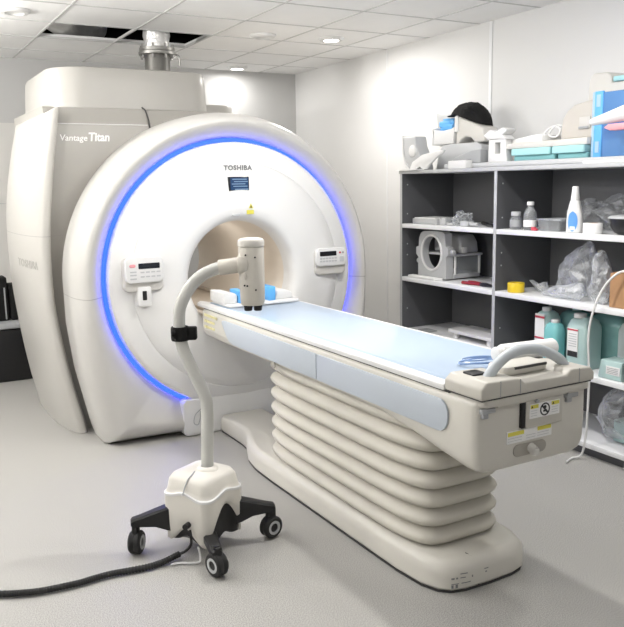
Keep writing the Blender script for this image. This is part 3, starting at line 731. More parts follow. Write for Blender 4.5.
# ------------------------------------------------------------------ dark equipment at the left edge
trk = thing('equipment_trunk', 'low black equipment trunk on floor behind the scanner', 'trunk', (.7, 6.86, 0))
obj('trunk_body', MB().prism(rrect(.25, 1.16, 6.6, 7.12, .04), .0, .43, 'Z', .02), 'black', trk)
obj('trunk_lid', MB().prism(rrect(.24, 1.17, 6.59, 7.13, .04), .436, .485, 'Z', .012), 'grey', trk, label='dark grey lid')
bag = thing('black_panel_stack', 'upright black ribbed panels standing on the black trunk', 'panels', (.75, 6.88, .485))
for x0, x1, zt in ((.42, .60, .84), (.62, .77, .86), (.785, .93, .845), (.945, 1.0, .78)):
    obj('panel', MB().prism(rrect(x0, x1, .486, zt, .012), 6.72, 6.9, 'Y', .01), 'blackmatte', bag)
st_ = MB()
for k in range(5): st_.box((.46+.11*k, 6.712, .5), (.47+.11*k, 6.721, .76))
obj('strap', st_, 'grey', bag)

# ------------------------------------------------------------------ shelf unit
SX0, SX1 = 3.39, 3.88
shelf = thing('shelf_unit', 'dark grey shelf unit with white shelves along the right wall', 'shelf unit', (3.63, 3.2, 0))
HZ = [1.25, .862, .470, .085]
DIV = [4.69, 3.69, 2.645, 1.64]
for k, yv in enumerate(DIV):
    y0, y1 = (yv-.022, yv) if k == 0 else (yv-.011, yv+.011)
    pn = obj('side_panel' if k in (0, 3) else 'divider', MB().box((SX0+.002, y0, 0), (SX1, y1, 1.607)), 'shelfside', shelf)
    obj('edge_strip', MB().box((SX0, y0-.001, 0), (SX0+.003, y1+.001, 1.607)), 'shelfedge', pn, label='light grey front edge')
    for z in (.3, .62, 1.02, 1.1, 1.32, 1.53):
        if k < 3: obj('peg_hole', MB().cyl((SX0+.05, y0-.002, z), (SX0+.05, y0, z), .005, seg=10), 'lightgrey', pn)
obj('top_board', MB().box((SX0-.004, 1.63, 1.607), (SX1, 4.70, 1.63), .002), 'shelfedge', shelf, label='light grey top board')
obj('back_panel', MB().box((SX1-.012, 1.65, .02), (SX1, 4.68, 1.606)), 'shelfback', shelf)
for i in range(3):
    for z in HZ:
        ya, yb = DIV[i+1]+.012, DIV[i]-(.023 if i == 0 else .012)
        obj('shelf', MB().box((SX0+.001, ya, z-.03), (SX1-.013, yb, z), .002), 'shelf', shelf)
obj('kick_board', MB().box((SX0+.04, 1.66, 0), (SX0+.055, 4.64, .054)), 'shelfside', shelf)
TOP = 1.6305; A1, A2, A3, A4 = [z+.0012 for z in HZ]

# ------------------------------------------------------------------ bags (crumpled film)
def bag_mesh(c, r, zmin, seed, sub=4, amp=.25, freq=9, stretch=None):
    t = bmesh.new(); bmesh.ops.create_icosphere(t, subdivisions=sub, radius=1)
    for v in t.verts:
        n = v.co.normalized()
        s = 1+amp*noise.noise(Vector(n)*2.2+Vector((seed, 0, 0)))+amp*.6*abs(noise.noise(Vector(n)*5+Vector((0, seed, 0))))
        s += amp*.25*abs(noise.noise(Vector(n)*freq+Vector((0, 0, seed))))
        p = Vector((n.x*r[0], n.y*r[1], n.z*r[2]))*s
        if stretch: p = stretch(p, n)
        p += Vector(c)
        if p.z < zmin: p.z = zmin+.001*random.random()
        v.co = p
    m = MB(); m.merge(t); return m
def clampx(mb, x0=None, x1=None, y0=None, y1=None, z0=None, z1=None):
    for v in mb.bm.verts:
        if x0 is not None: v.co.x = max(v.co.x, x0)
        if x1 is not None: v.co.x = min(v.co.x, x1)
        if y0 is not None: v.co.y = max(v.co.y, y0)
        if y1 is not None: v.co.y = min(v.co.y, y1)
        if z0 is not None: v.co.z = max(v.co.z, z0)
        if z1 is not None: v.co.z = min(v.co.z, z1)
    return mb
def outline_bag(outline, x0, x1, seed, amp=.025, base=None):
    """a loose bag: an outline in y-z puffed out in x and crumpled"""
    cyy = sum(p[0] for p in outline)/len(outline); czz = sum(p[1] for p in outline)/len(outline)
    P = smooth_path([(0, a, b) for a, b in outline], 4, True)
    rings = []
    ks = [.04, .3, .55, .75, .9, 1.0, .9, .75, .55, .3, .04]; hs = [-1, -.92, -.78, -.55, -.3, 0, .3, .55, .78, .92, 1]
    for k, h in zip(ks, hs):
        ring = []
        for p in P:
            q = Vector((.5*(x0+x1)+h*(x1-x0)/2, cyy+(p.y-cyy)*k, czz+(p.z-czz)*k))
            d = noise.noise_vector(q*16+Vector((seed, seed, 0)))*amp+noise.noise_vector(q*45+Vector((0, seed, 0)))*amp*.35
            q += Vector((d.x*1.2, d.y, d.z))
            if base is not None and q.z < base: q.z = base
            ring.append(q)
        rings.append(ring)
    return MB().loft(rings)

# ------------------------------------------------------------------ things on top of the shelf unit
# white boards lying flat
solo('flat_board', MB().box((3.47, 2.6, TOP), (3.86, 4.27, TOP+.006)).box((3.462, 2.6, TOP+.006), (3.86, 4.28, TOP+.034), .004), 'lightgrey', 'long pale grey board lying flat on top of shelf unit', 'board', (3.66, 3.4, TOP))
solo('thin_strip', MB().box((3.392, 2.55, TOP), (3.458, 3.02, TOP+.014), .003), 'white', 'thin white strip on the shelf unit front edge below blue box', 'strip', (3.42, 2.8, TOP))
BT = TOP+.035
# left pile of scanner coils
o = thing('coil_shell', 'upright grey curved coil shell with round white hole, leftmost on the shelf unit', 'coil', (3.47, 4.6, TOP))
sh = [(4.715, 1.872), (4.56, 1.868), (4.545, 1.80), (4.50, 1.73), (4.47, 1.632), (4.62, 1.632), (4.665, 1.68), (4.71, 1.75)]
obj('shell', MB().prism(sh, 3.425, 3.53, 'X', .012, 3), 'midgrey', o)
obj('shell_rim', MB().prism([(4.72, 1.88), (4.70, 1.878), (4.695, 1.75), (4.655, 1.672), (4.61, 1.632), (4.64, 1.632), (4.685, 1.67), (4.722, 1.745)], 3.42, 3.535, 'X', .004), 'white', o)
obj('round_insert', MB().cyl((3.418, 4.585, 1.768), (3.45, 4.585, 1.768), .042, seg=28, bev=.004), 'white', o, label='white round insert')
solo('curved_plate', MB().prism([(4.60, 1.634), (4.56, 1.69), (4.45, 1.735), (4.28, 1.757), (4.21, 1.755), (4.23, 1.738), (4.31, 1.70), (4.38, 1.655), (4.40, 1.634), (4.44, 1.634), (4.48, 1.655), (4.52, 1.634)], 3.402, 3.422, 'X', .006), 'white', 'white curved plate leaning in front of the coil pile', 'plate', (3.41, 4.42, TOP), sharp=.8)
solo('paper_sheet', MB().prism([(3.40, 4.69), (3.39, 4.62), (3.395, 4.5), (3.40, 4.64)][:0] or [(3.372, 4.72), (3.372, 4.46), (3.40, 4.42), (3.4, 4.72)], TOP, TOP+.004, 'Z'), 'paper', 'thin white sheet on the left front corner of shelf unit', 'paper', (3.385, 4.58, TOP))
solo('white_slab', MB().prism([(3.405, 3.99), (3.405, 4.17), (3.465, 4.17), (3.465, 3.99)], TOP, TOP+.052, 'Z', .006), 'white', 'small white block in front of the coil pile', 'block', (3.44, 4.1, TOP))
cbase = MB().prism([(4.47, TOP+.001), (4.44, 1.75), (4.40, 1.795), (4.30, 1.802), (4.05, 1.80), (4.0, 1.78), (4.005, 1.68), (4.0, TOP+.001 if 0 else 1.675), (4.285, 1.675), (4.285, TOP+.001)], 3.545, 3.74, 'X', .012, 3)
solo('scanner_coil', cbase, 'lightgrey', 'wide grey coil base carrying the stacked cradles', 'coil', (3.66, 4.2, TOP), sharp=.7)
solo('coil_wedge', MB().prism([(4.22, BT), (4.20, 1.70), (4.02, 1.745), (3.93, 1.75), (3.93, BT)], 3.475, 3.54, 'X', .006), 'grey', 'grey wedge in front of coil base beside the white frame', 'wedge', (3.5, 4.1, BT))
o = thing('coil_cradle', 'white U-shaped coil cradle holding crumpled blue gloves', 'coil', (3.65, 4.4, 1.802))
obj('front_wall', MB().prism([(4.53, 1.925), (4.50, 1.906), (4.40, 1.898), (4.32, 1.905), (4.285, 1.918), (4.295, 1.803), (4.50, 1.803)], 3.55, 3.585, 'X', .007, 3), 'white', o)
obj('back_wall', MB().prism([(4.72, 2.045), (4.65, 2.03), (4.55, 2.03), (4.49, 2.04), (4.49, 1.803), (4.68, 1.803)], 3.74, 3.765, 'X', .007, 3), 'lightgrey', o)
obj('end_wall', MB().prism([(3.55, 1.92), (3.60, 1.925), (3.74, 1.95), (3.74, 1.84), (3.62, 1.803), (3.55, 1.803)], 4.50, 4.53, 'Y', .006), 'white', o)
obj('cradle_floor', MB().box((3.58, 4.30, 1.803), (3.745, 4.51, 1.822), .004), 'midgrey', o)
gl = bag_mesh((3.66, 4.42, 1.93), (.085, .155, .06), 1.86, 3.3, 4, .35, 12); clampx(gl, 3.588, 3.735, 4.35, 4.492, 1.823, 1.986)
solo('blue_gloves', gl, 'blue', 'crumpled blue gloves lying in the white coil cradle', 'gloves', (3.66, 4.37, 1.823), sharp=1)
e = [(4.268, 1.975), (4.24, 1.985), (4.0, 1.89), (3.985, 1.802), (4.08, 1.802), (4.12, 1.835), (4.17, 1.842), (4.22, 1.825), (4.24, 1.802), (4.27, 1.802)]
o = thing('coil_bridge', 'cream arched coil part under the black cap', 'coil', (3.65, 4.08, 1.802))
obj('arch', MB().prism(e, 3.555, 3.69, 'X', .012, 3), 'offwhite', o)
obj('end_lip', MB().prism([(4.278, 1.985), (4.245, 1.992), (4.24, 1.88), (4.28, 1.88)], 3.548, 3.60, 'X', .004), 'white', o)
# black cap
t = bmesh.new(); bmesh.ops.create_icosphere(t, subdivisions=5, radius=1)
for v_ in t.verts:
    n = v_.co.normalized(); a = noise.noise(n*2+Vector((4, 1, 2)))*.12
    x = n.x*.125; yv = n.y*.20; z = n.z*(.105 if n.z > 0 else .03)*(1+a)
    z += -1.5*max(0, -yv-.07)**1.5 - 1.1*max(0, yv-.05)**1.25
    w = noise.noise(n*14)*.006+.004*math.sin(30*(n.z+.2*n.y))*.3
    v_.co = Vector((3.645+x*.9, 4.235+yv*.98+.0, 1.972+z+w-.18*yv*-1*.35))
capm = MB(); capm.merge(t)
for v_ in capm.bm.verts:
    yv = v_.co.y
    zb = 1.987+(1.987-1.892)*(yv-4.24)/(4.24-4.0) if yv < 4.24 else 1.993-.02*(yv-4.24)
    if yv > 4.30 and v_.co.z < 1.993: v_.co.z = 1.993
    if yv < 4.085: v_.co.z -= .045*min(1, (4.085-yv)/.05)*(1 if v_.co.x > 3.70 or yv < 3.995 else 0)
    if 3.53 < v_.co.x < 3.70 and v_.co.z < zb+.004: v_.co.z = zb+.004
solo('knit_cap', capm, 'blackmatte', 'black knit cap draped on top of the coil pile', 'cap', (3.665, 4.15, 1.93), sharp=2)
# white frame
o = thing('coil_stand', 'upright white plastic frame with square window, right of coil pile', 'frame', (3.52, 3.81, BT))
fo = [(3.885, BT), (3.88, 1.805), (3.73, 1.805), (3.715, BT)]; fh = [(3.825, 1.715), (3.825, 1.785), (3.775, 1.785), (3.775, 1.715)]
obj('window_frame', MB().prism(fo, 3.50, 3.55, 'X', .003, hole=fh), 'white', o)
obj('cross_bracket', MB().prism([(3.925, 1.835), (3.86, 1.868), (3.815, 1.848), (3.75, 1.875), (3.705, 1.862), (3.72, 1.845), (3.75, 1.83), (3.71, 1.802), (3.79, 1.806), (3.88, 1.806)], 3.49, 3.57, 'X', .005), 'white', o)
# foam pads and board
def pad(y0, y1, z0, z1, x0, x1, m, label):
    return solo('foam_pad', MB().prism(rrect(x0, x1, y0, y1, .012), z0, z1, 'Z', .005), m, label, 'foam pad', ((x0+x1)/2, (y0+y1)/2, z0), 'teal foam pads on the shelf unit')
pad(3.33, 3.665, BT, BT+.03, 3.51, 3.68, 'foam', 'darker teal foam pad, lower of the left pair under beige board')
pad(3.355, 3.67, BT+.031, BT+.072, 3.49, 3.68, 'foamlight', 'light teal foam pad, upper of the left pair under beige board')
pad(3.09, 3.31, BT, BT+.03, 3.51, 3.68, 'foam', 'darker teal foam pad, lower of the right pair beside blue box')
pad(3.10, 3.338, BT+.031, BT+.072, 3.49, 3.68, 'foamlight', 'light teal foam pad, upper of the right pair beside blue box')
BZ = BT+.073
solo('beige_board', MB().prism([(3.72, BZ), (3.09, BZ), (3.09, BZ+.038), (3.70, BZ+.034), (3.72, BZ+.025)], 3.50, 3.685, 'X', .004), 'offwhite', 'long off white board lying on the teal foam pads', 'board', (3.66, 3.4, BZ))
ZB = BZ+.039
solo('flat_box', MB().prism([(3.74, ZB-.004), (3.48, ZB), (3.48, ZB+.036), (3.53, ZB+.042), (3.74, ZB+.02)], 3.56, 3.72, 'X', .004), 'paper', 'flat white wedge-shaped box on the left end of off white board', 'box', (3.64, 3.6, ZB))
o = thing('coil_dome', 'beige dome-shaped coil with square notch, left of the blue box', 'coil', (3.68, 3.22, ZB))
dm = [(3.365, ZB+.001), (3.365, ZB+.06), (3.355, ZB+.115), (3.325, ZB+.16), (3.27, ZB+.192), (3.19, ZB+.205), (3.098, ZB+.21), (3.098, ZB+.001)]
obj('dome_body', MB().prism(dm, 3.59, 3.68, 'X', .012, 3), 'beige', o, sharp=.8)
obj('notch_frame', MB().box((3.583, 3.145, ZB+.055), (3.592, 3.225, ZB+.12), .003), 'offwhite', o)
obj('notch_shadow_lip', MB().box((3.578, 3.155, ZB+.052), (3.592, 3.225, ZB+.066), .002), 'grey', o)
lp = MB().tube([(3.6, 3.535, ZB+.005), (3.6, 3.52, ZB+.03), (3.6, 3.47, ZB+.07), (3.6, 3.42, ZB+.082), (3.6, 3.38, ZB+.06), (3.6, 3.39, ZB+.03), (3.6, 3.43, ZB+.02), (3.6, 3.465, ZB+.035), (3.6, 3.45, ZB+.06), (3.6, 3.41, ZB+.085), (3.61, 3.369, ZB+.08)], .0055, 8)
solo('white_cable', lp, 'white', 'white cable curled in a loop beside the beige dome', 'cable', (3.6, 3.45, ZB))
# tall beige unit, blue box, cone
o = solo('tall_coil', MB().prism([(3.262, BT), (3.262, 2.06), (3.252, 2.12), (3.23, 2.143), (3.135, 2.139), (3.105, 2.12), (3.098, 2.08), (2.80, 2.075), (2.80, BT)], 3.69, 3.85, 'X', .01, 3), 'offwhite', 'tall off white coil casing standing behind the blue box', 'coil', (3.77, 3.05, BT))
solo('foam_pad', MB().prism(rrect(3.68, 3.9, 2.6, 3.085, .012), 2.081, 2.108, 'Z', .004), 'foamlight', 'light teal foam pad highest on the shelf unit, above blue box', 'foam pad', (3.78, 2.83, 2.081), 'teal foam pads on the shelf unit')
o = thing('blue_box', 'upright translucent blue plastic box file near the right photo edge', 'box file', (3.6, 2.9, BT))
obj('box_body', MB().prism([(3.055, BT), (2.70, BT), (2.70, 2.008), (3.055, 2.012)], 3.53, 3.655, 'X', .006), 'bluetrans', o)
obj('spine', MB().box((3.524, 3.012, BT), (3.54, 3.066, 2.018), .003), 'blue', o)
obj('edge_strip', MB().box((3.528, 3.066, BT), (3.656, 3.085, 2.016), .003), 'bluepale', o, label='pale blue edge')
obj('spine_label', MB().box((3.521, 3.025, 1.935), (3.5245, 3.052, 2.0)), 'bluepale', o)
obj('spine_label', MB().box((3.521, 3.025, 1.69), (3.5245, 3.052, 1.75)), 'bluepale', o)
solo('support_box', MB().box((3.40, 2.32, TOP), (3.459, 2.52, 1.7955), .003), 'cardboard', 'cardboard box beyond the blue box', 'box', (3.43, 2.42, TOP))
solo('pink_foam', MB().prism([(2.90, 1.812), (2.87, 1.828), (2.40, 1.835), (2.35, 1.801), (2.7, 1.796), (2.86, 1.795)], 3.40, 3.455, 'X', .008), 'pink', 'pink foam piece under the white cone by the blue box', 'foam', (3.43, 2.6, 1.796))
cn = MB(); rr = []
for yv, zc, rz_, rx in ((3.0, 1.848, .018, .018), (2.985, 1.849, .022, .022), (2.9, 1.861, .031, .028), (2.8, 1.876, .042, .035), (2.7, 1.89, .052, .038), (2.5, 1.90, .06, .038)):
    rr.append([(3.43+rx*math.cos(a), yv, zc+rz_*math.sin(a)*(.9 if math.sin(a) < 0 else 1)) for a in [2*PI*i/20 for i in range(20)]])
cn.loft(rr)
for v_ in cn.bm.verts:
    yb = v_.co.y; lim = 1.829+(2.87-yb)*.015 if yb < 2.87 else 1.812+(2.9-yb)/.03*.017
    if yb < 2.9 and v_.co.z < lim+.001: v_.co.z = lim+.001
solo('white_cone', cn, 'white', 'white cone-shaped plastic part pointing left across the blue box', 'cone', (3.43, 2.75, 1.84), sharp=.9)

# ------------------------------------------------------------------ first row
o = thing('booklet_stack', 'thin grey box and papers at left of the uppermost shelf', 'papers', (3.54, 4.44, A1))
obj('flat_case', MB().prism([(3.45, 4.62), (3.45, 4.34), (3.66, 4.34), (3.66, 4.62)], A1, A1+.038, 'Z', .004), 'midgrey', o)
obj('sheet', MB().box((3.455, 4.36, A1+.038), (3.64, 4.60, A1+.045)), 'paper', o)
solo('small_bracket', MB().prism(rrect(3.46, 3.53, 4.265, 4.325, .008), A1, A1+.05, 'Z', .004).box((3.47, 4.19, A1), (3.5, 4.266, A1+.018), .004), 'lightgrey', 'small grey plastic bracket beside the thin grey box', 'bracket', (3.5, 4.28, A1))
bb = bag_mesh((3.52, 4.15, A1+.03), (.06, .07, .05), A1, 1.7, 4, .6, 12); clampx(bb, 3.42, 3.7, 4.08, 4.185, A1, A1+.1)
solo('crumpled_wrapper', bb, 'filmthick', 'crumpled clear plastic wrapper in middle of left uppermost shelf', 'wrapper', (3.52, 4.14, A1), sharp=.3)
solo('grey_clip', MB().box((3.43, 4.0, A1), (3.49, 4.07, A1+.035), .006).cyl((3.46, 3.925, A1+.014), (3.46, 4.0, A1+.018), .012, seg=12), 'lightgrey', 'grey plastic clip right of the crumpled wrapper', 'clip', (3.46, 4.0, A1))
solo('cable_bundle', MB().tube([(3.55, 3.98, A1+.02), (3.53, 3.9, A1+.012), (3.5, 3.84, A1+.012), (3.48, 3.78, A1+.012), (3.55, 3.73, A1+.012), (3.6, 3.8, A1+.012), (3.58, 3.88, A1+.014)], .012, 8), 'black', 'bundled black cord at right of the left uppermost shelf', 'cord', (3.53, 3.85, A1))

def bottle(name, c, prof, m, label, cat, parts=()):
    x, y, z = c; t = thing(name, label, cat, c)
    obj('bottle_body', MB().lathe([(r, z+h) for r, h in prof], (x, y, 0), seg=28), m, t, sharp=.8)
    for nm, pr, mm in parts:
        obj(nm, MB().lathe([(r, z+h) for r, h in pr], (x, y, 0), seg=28, closed_prof=nm == 'bottle_label'), mm, t, sharp=.8)
    return t
bottle('small_bottle', (3.46, 3.58, A1), [(.034, .001), (.036, .006), (.036, .066), (.03, .076), (.026, .08)], 'clear', 'small clear bottle with grey label beside the shelf divider', 'bottle',
       [('cap', [(.029, .081), (.03, .084), (.03, .104), (.027, .107)], 'lightgrey'), ('bottle_label', [(.0365, .016), (.0372, .016), (.0372, .058), (.0365, .058)], 'grey')])
bottle('water_bottle', (3.465, 3.465, A1), [(.036, .001), (.039, .008), (.035, .03), (.039, .05), (.039, .085), (.036, .105), (.024, .128), (.017, .138), (.017, .146)], 'clear', 'clear plastic bottle with pale pink cap on the uppermost right shelf', 'bottle',
       [('cap', [(.02, .147), (.021, .15), (.021, .166), (.018, .169)], 'paper'), ('bottle_label', [(.0395, .02), (.04, .02), (.04, .06), (.0395, .06)], 'paper')])
o = thing('plastic_tub', 'low clear plastic tub behind the white spray bottle', 'tub', (3.55, 3.31, A1))
obj('tub_body', MB().loft([at_z(rrect(3.46, 3.62, 3.23, 3.39, .015), A1+.001), at_z(rrect(3.45, 3.63, 3.22, 3.40, .018), A1+.06)]), 'clear', o)
obj('tub_lid', MB().prism(rrect(3.445, 3.635, 3.215, 3.405, .018), A1+.061, A1+.07, 'Z', .002), 'filmthick', o)
solo('small_parts', MB().box((3.43, 3.40, A1), (3.455, 3.425, A1+.02), .005).box((3.42, 3.375, A1), (3.442, 3.393, A1+.013), .004), 'redlabel', 'tiny reddish pieces right of the clear bottle', 'pieces', (3.44, 3.4, A1))
t = thing('spray_bottle', 'white spray bottle with blue oval label on the uppermost right shelf', 'bottle', (3.455, 3.115, A1))
def ov(z, a, b): return [(3.455+b*math.cos(q), 3.115+a*math.sin(q), A1+z) for q in [2*PI*i/32 for i in range(32)]]
obj('bottle_body', MB().loft([ov(.001, .046, .033), ov(.006, .05, .036), ov(.07, .05, .036), ov(.11, .047, .034), ov(.15, .037, .028), ov(.175, .03, .024), ov(.182, .024, .022)]), 'white', t, sharp=.9)
obj('spray_cap', MB().loft([ov(.183, .024, .022), ov(.19, .025, .023), ov(.205, .023, .021), ov(.255, .018, .016), ov(.258, .015, .014)]), 'paper', t, sharp=.8)
lab = MB(); rings_ = []
for k in range(2):
    pass
lb_o = []
for i in range(24):
    q = 2*PI*i/24; lb_o.append((math.cos(q), math.sin(q)))
vs = [];
def lab_pt(a, zz, off=.0012):
    th = PI+a; return (3.455+(.036+off)*math.cos(th), 3.115+(.0505+off)*math.sin(th), A1+zz)
for row in range(9):
    vv = -1+2*row/8; hw = math.sqrt(max(0.02, 1-vv*vv))*.62
    rings_.append([lab_pt(.32+hw*(-1+2*c_/6), .064+.056*vv) for c_ in range(7)])
lab.loft(rings_, cap=False, closed=False)
obj('bottle_label', lab, 'bottleblue', t, label='blue oval label')
rings_ = [[lab_pt(.32+.3*(-1+2*c_/4), .016+.02*row, .002) for c_ in range(5)] for row in range(2)]
lab = MB(); lab.loft(rings_, cap=False, closed=False); obj('white_mark', lab, 'paper', t)
o = thing('tape_roll', 'white tape roll standing right of the spray bottle', 'tape', (3.455, 2.985, A1))
obj('roll', MB().lathe([(.03, A1), (.05, A1), (.052, A1+.003), (.052, A1+.055), (.05, A1+.058), (.03, A1+.058)], (3.455, 2.985, 0), seg=32, closed_prof=True), 'paper', o)
obj('core', MB().lathe([(.026, A1), (.03, A1), (.03, A1+.058), (.026, A1+.058)], (3.455, 2.985, 0), seg=32, closed_prof=True), 'cardboard', o)
o = thing('black_bowl', 'black bowl with grey lid at right end of the uppermost shelf', 'bowl', (3.54, 2.815, A1))
obj('bowl', MB().lathe([(.055, .001), (.075, .01), (.095, .04), (.1, .078), (.1, .084)], (3.54, 2.815, A1), seg=32), 'black', o)
obj('lid', MB().lathe([(.11, .085), (.112, .088), (.1, .098), (.04, .104), (.001, .105)], (3.54, 2.815, A1), seg=32), 'lightgrey', o)
bb = outline_bag([(3.45, 1.36), (3.40, 1.40), (3.30, 1.425), (3.2, 1.41), (3.1, 1.455), (3.0, 1.455), (2.9, 1.42), (2.8, 1.37), (2.76, 1.262), (3.0, 1.255), (3.25, 1.255), (3.40, 1.262), (3.41, 1.32)], 3.655, 3.85, 2.1, .03, A1)
clampx(bb, 3.65, 3.855, 2.72, 3.46, A1, 1.50)
solo('plastic_bag', bb, 'film', 'clear crumpled bag behind spray bottle on the uppermost shelf', 'plastic bag', (3.75, 3.1, A1), sharp=.25)

# ------------------------------------------------------------------ second row
o = thing('head_coil', 'grey head coil cage with oval face opening on the second shelf', 'head coil', (3.58, 4.40, A2))
arch = [(4.575, .872), (4.575, 1.01), (4.60, 1.03), (4.60, 1.08), (4.57, 1.09), (4.565, 1.15), (4.545, 1.185), (4.51, 1.20), (4.38, 1.205), (4.30, 1.203), (4.272, 1.185), (4.265, 1.10), (4.235, 1.085), (4.235, 1.045), (4.255, 1.03), (4.255, .872)]
cyv, czv = 4.418, 1.05
hole = []
for (a, b) in arch:
    th = math.atan2((b-czv)/.125, (a-cyv)/.09); hole.append((cyv+.09*math.cos(th), czv+.118*math.sin(th)))
fo_, fh_ = [], []
k = 4
for i in range(len(arch)):
    for j in range(k):
        u_ = j/k; a = arch[i]; b = arch[(i+1) % len(arch)]
        p = (a[0]+(b[0]-a[0])*u_, a[1]+(b[1]-a[1])*u_); fo_.append(p)
        th = math.atan2((p[1]-czv)/.125, (p[0]-cyv)/.115); fh_.append((cyv+.112*math.cos(th), czv+.122*math.sin(th)))
obj('face_plate', MB().prism(fo_, 3.47, 3.53, 'X', 0, hole=fh_), 'lightgrey', o)
obj('oval_rim', MB().tube([(3.468, cyv+.113*math.cos(a), czv+.123*math.sin(a)) for a in [2*PI*i/28 for i in range(28)]], .009, 10, closed=True, n=2), 'white', o)
obj('upper_shell', MB().prism([(4.56, 1.046), (4.56, 1.13), (4.52, 1.17), (4.40, 1.185), (4.30, 1.17), (4.26, 1.12), (4.25, 1.046)], 3.60, 3.76, 'X', .015, 3), 'midgrey', o)
obj('seam_band', MB().box((3.535, 4.235, 1.028), (3.785, 4.585, 1.045), .005), 'lightgrey', o)
obj('lower_window', MB().box((3.56, 4.254, .905), (3.765, 4.26, 1.027)).box((3.765, 4.256, .905), (3.77, 4.555, 1.027)), 'clear', o)
obj('lower_tray', MB().box((3.535, 4.252, .872), (3.775, 4.57, .905), .005), 'lightgrey', o)
for x in (3.545, 3.765):
    obj('corner_rod', MB().cyl((x, 4.25, .90), (x, 4.25, 1.03), .009, seg=12), 'white', o)
for yv, z in ((4.60, .98), (4.22, 1.06)):
    obj('lock_knob', MB().cyl((3.5, yv-.012, z), (3.5, yv+.012, z), .02, seg=16, bev=.003), 'midgrey', o)
obj('upper_clip', MB().box((3.6, 4.232, 1.05), (3.64, 4.252, 1.09), .004), 'white', o)
solo('white_tray', MB().prism([(3.395, 4.60), (3.395, 4.30), (3.455, 4.27), (3.455, 4.62)], A2, A2+.018, 'Z', .004), 'white', 'thin white tray in front of the head coil', 'tray', (3.43, 4.45, A2))
o = thing('pliers', 'dark red handled pliers lying on the second shelf', 'pliers', (3.46, 3.95, A2))
obj('handle', MB().tube([(3.44, 4.05, A2+.012), (3.455, 4.0, A2+.012), (3.47, 3.93, A2+.012), (3.475, 3.90, A2+.012)], .011, 8), 'red', o)
obj('handle', MB().tube([(3.49, 4.04, A2+.012), (3.5, 3.99, A2+.012), (3.49, 3.93, A2+.012), (3.48, 3.90, A2+.012)], .011, 8), 'red', o)
obj('jaws', MB().loft([[(3.465, 3.905, A2+.003), (3.492, 3.905, A2+.003), (3.492, 3.905, A2+.022), (3.465, 3.905, A2+.022)], [(3.462, 3.87, A2+.001), (3.495, 3.87, A2+.001), (3.495, 3.87, A2+.024), (3.462, 3.87, A2+.024)], [(3.47, 3.79, A2+.006), (3.482, 3.79, A2+.006), (3.482, 3.79, A2+.016), (3.47, 3.79, A2+.016)]]), 'black', o)
o = thing('tape_roll', 'yellow tape roll on the second shelf by the divider', 'tape', (3.46, 3.565, A2))
obj('roll', MB().lathe([(.032, 0), (.05, 0), (.052, .003), (.052, .055), (.05, .058), (.032, .058)], (3.46, 3.565, A2), seg=32, closed_prof=True), 'yellowtape', o)
obj('core', MB().lathe([(.027, 0), (.032, 0), (.032, .058), (.027, .058)], (3.46, 3.565, A2), seg=32, closed_prof=True), 'yellowtape', o)
bb = outline_bag([(3.38, .955), (3.365, 1.04), (3.30, 1.10), (3.20, 1.175), (3.15, 1.19), (3.12, 1.155), (3.09, 1.02), (3.11, .90), (3.17, .868), (3.3, .868), (3.38, .872)], 3.56, 3.70, 5.2, .02, A2)
solo('plastic_bag', clampx(bb, 3.545, 3.86, 3.06, 3.41, A2, 1.21), 'filmthick', 'tall clear bag peaking highest on second shelf, right of yellow tape', 'plastic bag', (3.63, 3.24, A2), 'clear bags on the second shelf', sharp=.25)
bb = outline_bag([(3.0, 1.0), (2.985, 1.08), (2.965, 1.155), (2.93, 1.16), (2.90, 1.09), (2.87, 1.04), (2.885, .95), (2.90, .87), (2.99, .868), (3.015, .90)], 3.43, 3.54, 8.4, .018, A2)
solo('plastic_bag', clampx(bb, 3.41, 3.545, 2.885, 3.04, A2, 1.18), 'filmthick', 'narrow clear bag beside cardboard box on the second shelf', 'plastic bag', (3.48, 2.95, A2), 'clear bags on the second shelf', sharp=.25)
bb = outline_bag([(3.36, .885), (3.30, .915), (3.22, .935), (3.12, .96), (3.05, .97), (3.03, .93), (3.06, .875), (3.15, .866), (3.30, .866)], 3.42, 3.535, 4.9, .015, A2)
solo('plastic_bag', clampx(bb, 3.41, 3.54, 3.045, 3.39, A2, 1.0), 'filmthick', 'low flat clear bag at the front of second shelf', 'plastic bag', (3.47, 3.2, A2), 'clear bags on the second shelf', sharp=.25)
sp_ = MB().prism([(3.56, .93), (3.50, .905), (3.44, .93), (3.43, .90), (3.415, .896), (3.415, .866), (3.46, .866), (3.52, .90)], 3.56, 3.60, 'X', .003)
for v_ in sp_.bm.verts: v_.co.x += -.10*(3.45-v_.co.y)*0
solo('clear_shards', clampx(sp_, z0=A2), 'filmthick', 'torn pointed piece of clear plastic behind the yellow tape', 'plastic', (3.58, 3.42, A2))
o = thing('cardboard_box', 'brown cardboard box at right end of the second shelf', 'cardboard box', (3.55, 2.76, A2))
obj('carton', MB().box((3.44, 2.68, A2), (3.66, 2.842, A2+.185), .002), 'cardboard', o)
obj('flap', MB().box((3.45, 2.69, A2+.185), (3.64, 2.835, A2+.189)), 'cardboard', o)
solo('flat_black_case', MB().box((3.58, 2.90, A2), (3.80, 2.965, A2+.05), .004), 'black', 'black flat case behind the cardboard box', 'case', (3.7, 2.93, A2))
wcb = MB().tube([(3.42, 2.69, A2+.20), (3.41, 2.74, A2+.203), (3.39, 2.78, A2+.175), (3.37, 2.82, .98), (3.345, 2.845, .90), (3.33, 2.865, .80), (3.325, 2.872, .69), (3.33, 2.868, .58), (3.335, 2.865, .45), (3.34, 2.87, .30), (3.345, 2.88, .15), (3.34, 2.9, .03), (3.30, 2.93, .008), (3.22, 2.9, .008)], .0065, 8)
